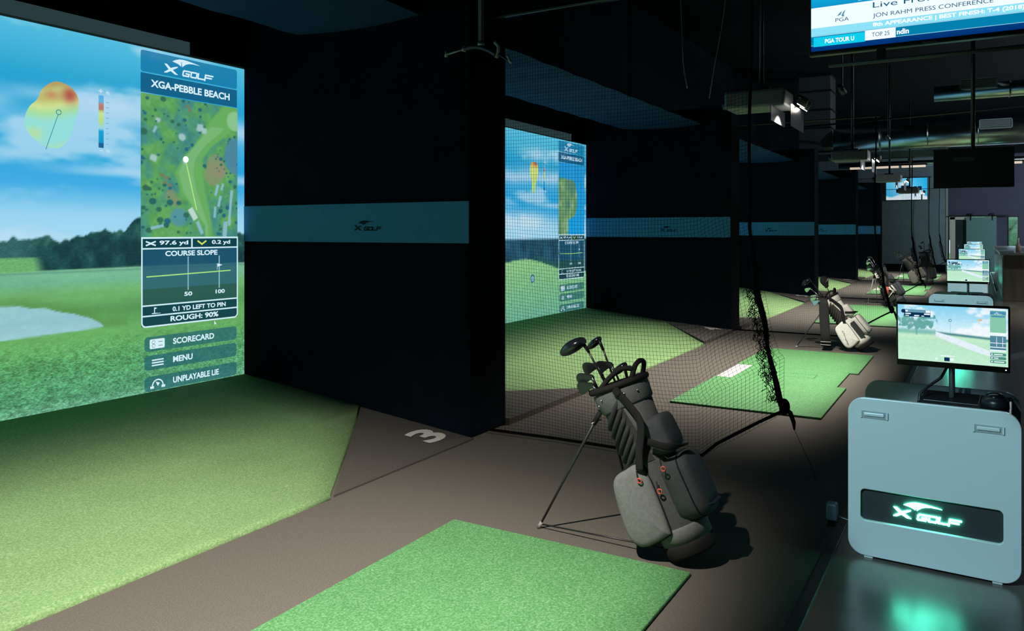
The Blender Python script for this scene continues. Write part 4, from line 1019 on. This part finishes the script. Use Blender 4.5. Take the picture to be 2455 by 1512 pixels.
pal5 = dict(pal3, body=cloth('brown_black_nylon', (.055, .050, .046)), panel=CHN, collar=CHN, rib=cloth('warm_grey_mesh', (.085, .075, .068)), pocket=cloth('black_pocket_nylon', (.03, .03, .03)), leg=mat('white_leg_tube', (.70, .68, .62), .4), rod=mat('grey_rod', (.4, .4, .4), .4))
RED = mat('red_strip_fabric', (.50, .07, .05), .6); WS = mat('white_strap', (.72, .70, .64), .6)
def extra5(root):
    MB().tube([(-.172, .14, .26), (-.172, .02, .44)], .03, 8, flat=.35, up=(-1, 0, 0)).build('red_strip', RED, root, smooth=True)
    for a, b in (((-.18, .14, .22), (-.18, -.02, .30)), ((-.185, .0, .42), (-.185, -.03, .27)), ((-.185, .02, .38), (-.185, -.06, .30)), ((-.18, -.06, .43), (-.18, -.08, .28))):
        MB().tube([a, b], .014, 8, flat=.6).build('white_strap', WS, root, smooth=True)
    MB().box(-.142, -.13, .06, .11, .68, .80).build('white_tag', WS, root, bevel=.004)
bag5, M5 = golf_bag('black stand bag with white legs, red strip and white straps', 18.75, 1.42, 31, pal5, [(19.0, 2.10, 0), (19.55, 1.95, 0)], extra=extra5, detail=False)
G5 = 'clubs in the bag with the red strip'
for i, (v, w1, lv, mm) in enumerate(((.03, 1.12, .03, miron2), (.06, 1.05, .06, miron2), (.0, 1.14, -.02, miron), (.08, .98, .10, miron), (.09, .93, .12, miron2))):
    club('iron' if i not in (0,) else 'hybrid', 'iron club in the bag with the red strip' if i else 'silver fairway club in the bag with the red strip', M5, -.06 + .03 * i, v, .853, w1, -.07 + .03 * i, lv, mm, G5)
pal6 = dict(pal3, body=cloth('taupe_nylon', (.085, .078, .070)), collar=CHN, pocket=cloth('taupe_pocket', (.12, .11, .10)), front=cloth('taupe_front', (.10, .092, .085)))
bag6, M6 = golf_bag('taupe stand bag leaning in front of the upright bag', 26.15, 1.38, 32, pal6, [(26.2, 2.1, 0), (26.8, 1.95, 0)], detail=False, scale=1.05)
bag7, M7 = golf_bag('tall dark bag standing nearly upright behind the taupe bag', 26.95, 1.28, 6, dict(pal6, pocket=CHN), [(26.9, 1.62, 0), (27.2, 1.6, 0)], detail=False, scale=1.12)
for i, (v, w1, lv, k) in enumerate(((.03, 1.10, .03, 'driver'), (.06, 1.02, .07, 'iron'), (.08, .96, .11, 'iron'), (.0, 1.06, .0, 'hybrid'))):
    club(k, {'driver': 'black driver in the taupe leaning bag', 'iron': 'dark iron in the taupe leaning bag', 'hybrid': 'dark fairway club in the taupe leaning bag'}[k], M6, -.06 + .03 * i, v, .853, w1, -.07 + .03 * i, lv, mblk if k != 'iron' else miron, 'clubs in the taupe bag')
for i, (v, w1, lv, k) in enumerate(((.0, 1.14, .0, 'hybrid'), (.05, 1.03, .06, 'iron'), (.02, .97, .03, 'iron'))):
    club(k, {'iron': 'dark iron in the upright bag', 'hybrid': 'dark fairway club in the upright bag'}[k], M7, -.05 + .04 * i, v, .853, w1, -.05 + .04 * i, lv, miron if k == 'iron' else mblk, 'clubs in the upright bag')

# ------------------------------------------------------------------ hanging televisions
def television(label, X, yl, w, z0, h, mount=True):
    r = thing('television', label, 'television', (X, yl - w / 2, z0), (0, 0, 0), 'hanging televisions')
    MB().box(0, .05, -w / 2 - .012, w / 2 + .012, -.02, h + .012).build('bezel', PLASTIC, r, bevel=.005)
    if mount:
        MB().tube([(.09, 0, h * .6), (.09, 0, ZC - z0)], .028, 12).build('drop_pole', DARKM, r, smooth=True)
        MB().box(.05, .11, -.14, .14, h * .35, h * .75).build('bracket', DARKM, r)
    return r, frame((-.002, w / 2, 0), (0, -1, 0), (0, 0, 1), (-1, 0, 0))
TVW, TVH = 1.44, .81
tv, f = television('bright television overhead showing a press conference caption', 4.2, .725, TVW, 2.507, TVH)
def tvp(name, polys, c, h, g=1.0): return Flat(f).adds(polys, h).build(name, emit('tv_' + name, rgb(*c), g, sample=False), tv)
colorgrid('screen', f, 0, TVW, 0, TVH, 60, 40, lambda x, y: ramp(y, [(0, (0, 46, 112)), (.3, (16, 178, 224)), (.8, (60, 190, 230))]), emit_attr('tv_picture', 1.1), tv)
tvp('caption_box', [rect(0.0, TVW, .116, .218)], (232, 244, 250), .001, 1.1)
tvp('sub_caption', [rect(0.0, TVW, .078, .116)], (140, 222, 244), .0012, 1.05)
tvp('ticker', [rect(.0, TVW, .030, .073)], (4, 128, 174), .0012)
tvp('ticker_line', [rect(0, TVW, .073, .0775)], (150, 214, 236), .0016)
tvp('ticker_edge', [rect(.0, TVW, .0275, .030)], (150, 214, 236), .0016)
tvp('tour_box', [rect(.012, .25, .022, .069)], (18, 206, 238), .002)
tvp('rank_box', [rect(.25, .385, .026, .074)], (236, 248, 252), .0022, 1.1)
WT = emit('tv_white_text', rgb(244, 252, 255), 1.1); TT = emit('tv_teal_text', rgb(18, 92, 124), 1)
for (tx_, x_, y_, w_, h_, bo, mm, sk_) in (('8th APPEARANCE | BEST FINISH: T-4 (2018)', .285, .084, .62, .025, True, WT, 0), ('PGA TOUR U', .066, .034, .135, .022, True, WT, 0), ('ndin', .39, .038, .052, .026, True, WT, 0), ('PGA', .22, .226, .20, .05, True, WT, .2),
        ('Live From the PGA Championship', .285, .172, .98, .036, False, TT, 0), ('JON RAHM PRESS CONFERENCE', .285, .128, .50, .026, False, TT, 0), ('PGA', .115, .135, .062, .018, False, TT, 0), ('TOP 25', .28, .041, .078, .020, False, TT, 0)):
    Flat(f).text(tx_, x_, y_, w=w_, hgt=h_, h=.003, bold=bo, skew=sk_).build('lettering', mm, tv)
MB().tube([(.02, .64, -.075), (.02, -.70, -.075)], .010, 12).build('sound_bar', mat('grey_sound_bar', (.06, .062, .065), .35), tv, smooth=True)
for yy_ in (.4, -.4): MB().box(.015, .03, yy_ - .02, yy_ + .02, -.075, .0).build('sound_bar_bracket', DARKM, tv)
tvp('emblem', [[(.122, .162), (.139, .168), (.146, .186), (.132, .176)], [(.142, .162), (.154, .17), (.162, .19), (.15, .18)], circ(.150, .163, .006, 10)], (96, 150, 176), .003)
Flat(f).add(rect(.50, .56, -.018, -.012), .0045).build('maker_badge', STEEL, tv)
# far wall television
tv2, f2 = television('bright blue television on the far grey wall', 35.75, 3.25, 1.50, 2.90, .88, mount=False)
MB().box(.05, .34, -.2, .2, .3, .6).build('wall_arm', DARKM, tv2)
colorgrid('screen', f2, 0, 1.5, 0, .88, 60, 36, lambda x, y: lay(lay(ramp(x + .5 * y, [(0, (40, 176, 228)), (.8, (130, 206, 240)), (1.9, (30, 170, 226))]), (224, 244, 250), sm(.2, .12, y + .04 * np.sin(x * 9)) + .9 * sm(.1, -.1, np.hypot(x - .62, (y - .62) * 1.4) - .13)), (210, 238, 248), np.clip(sm(.12, -.05, np.hypot((x - .95) / 1.4, y - .22) - .26), 0, 1)), emit_attr('tv_picture', 1.1), tv2)
Flat(f2).adds([rect(.55, .85, .40, .58), rect(1.0, 1.13, .36, .54), rect(1.15, 1.3, .38, .54), circ(.72, .30, .03, 10)], .003).build('dark_figures', emit('tv2_navy', rgb(10, 40, 66), 1), tv2)
# switched-off television over the walkway
tv3, f3 = television('switched-off black television hanging over the walkway', 13.0, .546, .97, 2.247, .53)
Flat(f3).add(rect(.24, .50, .36, .42), .003).build('screen_reflection_label', mat('dull_blue_label', (.05, .06, .085), .4), tv3)  # dull blue rectangle on the black screen
for p in ((.31, .32), (.33, .255), (.42, .235)):
    pass
rr = [o for o in tv3.children if o.name.startswith('drop_pole')]

# ------------------------------------------------------------------ ducts, pipes, cables under the ceiling
def duct(label, a, b, r, grp='round metal ducts'):
    d = thing('air_duct', label, 'duct', a, group=grp); b = V3(b) - V3(a)
    MB().tube([(0, 0, 0), b], r, 24).build('duct_tube', GALV, d, smooth=True)
    L = b.length; n = max(2, int(L / 1.2))
    for i in range(1, n): MB().tube([b * (i / n) - b.normalized() * .012, b * (i / n) + b.normalized() * .012], r + .012, 24).build('seam_band', GALV, d, smooth=True)
    for i in (1, n - 1):
        p = b * (i / n) + b.normalized() * .3
        MB().tube([p + V3((0, 0, r)), p + V3((0, 0, ZC - a[2]))], .008, 6).build('hanger_rod', DARKM, d)
    return d
GR = mat('vent_grille_metal', (.42, .48, .50), .45, metal=.4)
def grille(d, y, w, h, r):
    # register on the duct flank facing the bays entrance
    g = MB()
    g.box(-r - .05, -r - .02, y - w / 2, y + w / 2, r * .2, r * .2 + .02); g.box(-r - .05, -r - .02, y - w / 2, y + w / 2, r * .2 + h - .02, r * .2 + h)
    g.box(-r - .05, -r - .02, y - w / 2, y - w / 2 + .02, r * .2, r * .2 + h); g.box(-r - .05, -r - .02, y + w / 2 - .02, y + w / 2, r * .2, r * .2 + h)
    fr_ = g.build('grille_frame', GR, d)
    MB().box(-r - .03, -r * .5, y - w / 2 + .01, y + w / 2 - .01, r * .2 + .01, r * .2 + h - .01).build('grille_box', mat('vent_dark', (.12, .15, .16), .6), d)
    for i in range(5): MB().box(-r - .045, -r - .028, y - w / 2 + .02, y + w / 2 - .02, r * .2 + .03 + i * (h - .06) / 5, r * .2 + .04 + i * (h - .06) / 5).build('grille_slat', GR, fr_)
d1 = duct('short round metal duct with a square grille above the walkway', (17.6, .74, 4.30), (17.6, -5.5, 4.30), .15)
grille(d1, -.75, .62, .20, .13)
d2 = duct('long fat round metal duct crossing toward the bays', (24.6, 3.6, 4.25), (24.6, -6.0, 4.25), .33)
grille(d2, -4.0, .75, .26, .28)
d3 = duct('slim round metal duct near the far wall', (34.6, 4.9, 4.28), (34.6, -5.5, 4.28), .11)
pl = thing('duct_plenum', 'boxy flanged duct drop beside the long fat duct', 'duct', (24.9, 4.1, 4.0))
for i, (z0, z1) in enumerate(((0.05, .62), (.66, 1.15), (1.19, 1.7), (1.74, 2.155))):
    MB().box(-.45, .45, -.42, .48, z0, z1).build('duct_section', mat('painted_duct', (.06, .065, .075), .5), pl, bevel=.02)
    MB().box(-.47, .47, -.44, .50, z1, z1 + .04).build('flange', DARKM, pl)
for (lb, a, b, r) in (('thin sprinkler pipe running below the fat duct', (24.0, 4.9, 4.62), (21.5, -5.5, 4.62), .028), ('dark sprinkler pipe crossing over the nearer bays', (7.2, 5.4, 3.9), (7.2, -5.5, 3.9), .03)):
    p = MB().tube([a, b], r, 8).build('sprinkler_pipe', DARKM, smooth=True); tag(p, lb, 'pipe')
# warm linear lamps above the far bays
for i, (x, y0, y1) in enumerate(((33.6, 4.4, 1.65), (33.6, -.62, -3.0))):
    L = thing('linear_lamp', ['warm linear lamp in front of the far wall over the bays', 'warm linear lamp over the bar'][i], 'lamp', (x, y0, 4.08), group='linear lamps')
    MB().box(-.05, .05, y1 - y0, 0, .05, .11).build('lamp_body', DARKM, L)
    n = 3
    for k in range(n):
        a = (y1 - y0) * k / n; b = (y1 - y0) * (k + 1) / n
        MB().box(-.045, .045, b + .05, a - .05, -.03, .05).build('lamp_tube', emit('warm_tube', (1.0, .84, .66), .75, sample=True), L, bevel=.01)
    for yy in (.4, y1 - y0 + .4): MB().tube([(0, yy - .8, .1), (0, yy - .8, ZC - 4.08)], .008, 6).build('hanger_rod', DARKM, L)
hb = thing('high_bay_lamp', 'cool high lamp fixed near the ceiling over the bar, aimed along the ducts', 'lamp', (20.0, -5.2, 5.7))  # invented lamp out of view, added to brighten the ducts
hv = (V3((20.5, .5, 4.2)) - V3((20.0, -5.2, 5.7))).normalized()
MB().tube([(-hv * .2)[:], (hv * .1)[:]], [.08, .16], 16).build('lamp_bell', DARKM, hb, smooth=True)
MB().tube([(0, 0, .05), (0, 0, ZC - 5.7)], .02, 8).build('stem', DARKM, hb)
MB().tube([(hv * .1)[:], (hv * .105)[:]], .14, 16).build('lamp_face', MATS['track_lamp_face'], hb)
ld = bpy.data.lights.new('high_bay_light', 'SPOT'); ld.energy = 900; ld.color = (.78, .95, 1.0); ld.spot_size = math.radians(110); ld.spot_blend = .6; ld.shadow_soft_size = .12
lo = bpy.data.objects.new('high_bay_light', ld); COL.objects.link(lo); lo.location = V3((20.0, -5.2, 5.7)) + hv * .13; lo.rotation_euler = hv.to_track_quat('-Z', 'Y').to_euler()
# loose cables
for lb, pts in (('thin pale cable dangling from the ceiling beside the first projector', [(9.0, 3.02, 4.6), (9.0, 3.0, 4.1), (9.0, 2.98, 3.6), (9.0, 2.93, 3.28)]), ('thin pale cable dangling slanted toward the first projector', [(9.0, 2.46, 4.6), (9.0, 2.50, 4.1), (9.0, 2.60, 3.55), (9.0, 2.67, 3.14)])):
    c = MB().tube(catmull(pts, 4), .006, 6).build('hanging_cable', mat('pale_cable', (.30, .30, .28), .6), smooth=True); tag(c, lb, 'cable')
# jointed camera arm on the drop pole of bay 3
ca = thing('camera_arm', 'jointed grey camera arm hanging in front of the tall partition', 'bracket', (4.0, 2.58, 2.72))
GA = mat('grey_arm_metal', (.30, .29, .27), .4, metal=.3)
MB().tube([(0, 0, .02), (0, 0, ZC - 2.72)], .016, 10).build('drop_pole', DARKM, ca, smooth=True)
MB().tube(catmull([(0, .12, -.005), (0, .06, .0), (0, 0, -.01), (0, -.06, -.035), (0, -.11, -.065)], 5), .016, 10).build('arm', DARKM, ca, smooth=True)
MB().tube([(0, .25, -.025), (0, .12, -.005)], .006, 8).build('arm_rod', GA, ca, smooth=True)
MB().tube([(0, .125, -.02), (0, .115, .012)], .012, 10).build('joint', GA, ca, smooth=True)
MB().tube([(0, .255, -.04), (0, .25, -.005)], .010, 8).build('joint', GA, ca, smooth=True)
MB().tube(catmull([(0, -.10, .01), (0, -.125, -.02), (0, -.12, -.06), (0, -.11, -.085)], 4), .011, 8).build('hook', GA, ca, smooth=True)
MB().tube([(0, -.12, -.06), (0, -.20, -.115)], .007, 8).build('arm_rod', DARKM, ca, smooth=True)
MB().tube(catmull([(0, -.19, -.08), (0, -.205, -.115), (0, -.22, -.125)], 4), .009, 8).build('hook', GA, ca, smooth=True)
MB().tube([(0, 0, .0), (0, 0, .02)], .02, 10).build('collar', GA, ca, smooth=True)

# ------------------------------------------------------------------ bar at the right
bar = thing('bar_counter', 'dark wooden bar counter with a grey top beside the walkway', 'counter', (21.5, -.5, 0))
MB().box(0, 10, -.75, 0, .0, 1.06).build('bar_front', WOOD, bar, bevel=.01)
MB().box(-.10, 10.1, -.85, .06, 1.06, 1.12).build('bar_top', mat('grey_stone_top', (.20, .20, .19), .3), bar, bevel=.01)
for i in range(8): MB().box(.05 + i * 1.25, 1.25 + i * 1.25, .0, .012, .08, 1.0).build('front_panel', WOOD, bar, bevel=.005)
MB().tube([(-.12, .12, .2), (10, .12, .2)], .025, 10).build('foot_rail', STEEL, bar, smooth=True)
for k, (px, py, pz, pw, wh) in enumerate(((18.2, -2.7, 2.9, 420, 'over the near end of the bar'), (22.5, -4.2, 3.0, 260, 'over the middle of the bar'), (31.0, -3.4, 3.2, 560, 'in front of the entrance wall'))):  # pendants added out of view to light bar, walkway and far wall
    pd = thing('pendant_lamp', 'round pendant lamp hanging ' + wh, 'lamp', (px, py, pz), group='bar pendants')
    MB().tube([(0, 0, .02), (0, 0, .16), (0, 0, .2)], [.16, .10, .03], 18).build('shade', DARKM, pd, smooth=True)
    MB().tube([(0, 0, .2), (0, 0, ZC - pz)], .006, 6).build('cord', PLASTIC, pd)
    MB().ell((0, 0, .0), (.06, .06, .06), 12, 8).build('bulb', emit('pendant_bulb', (.8, .92, 1), 6), pd, smooth=True)
    ld = bpy.data.lights.new('pendant_light', 'SPOT' if k < 2 else 'POINT'); ld.energy = pw; ld.color = (.72, .86, 1.0) if k else (1.0, .86, .72); ld.shadow_soft_size = .12
    if k < 2: ld.spot_size = math.radians(120); ld.spot_blend = .5
    lo = bpy.data.objects.new('pendant_light', ld); COL.objects.link(lo); lo.location = (px, py, pz - .12)
st = thing('drink_bottle', 'small pinkish bottle standing on the bar end', 'bottle', (21.7, -.80, 1.12))
MB().tube([(0, 0, 0), (0, 0, .16), (0, 0, .22), (0, 0, .30)], [.05, .05, .022, .02], 14).build('bottle_body', mat('pink_glass', (.45, .26, .22), .3), st, smooth=True)
MB().tube([(0, 0, .30), (0, 0, .33)], .022, 12).build('bottle_cap', WHITEP, st)
tr = MB().box(21.5, 21.9, -.72, -.42, 1.12, 1.17).build('napkin_tray', mat('blue_grey_tray', (.25, .33, .36), .5), bevel=.01); tag(tr, 'blue-grey tray lying on the bar end', 'tray')
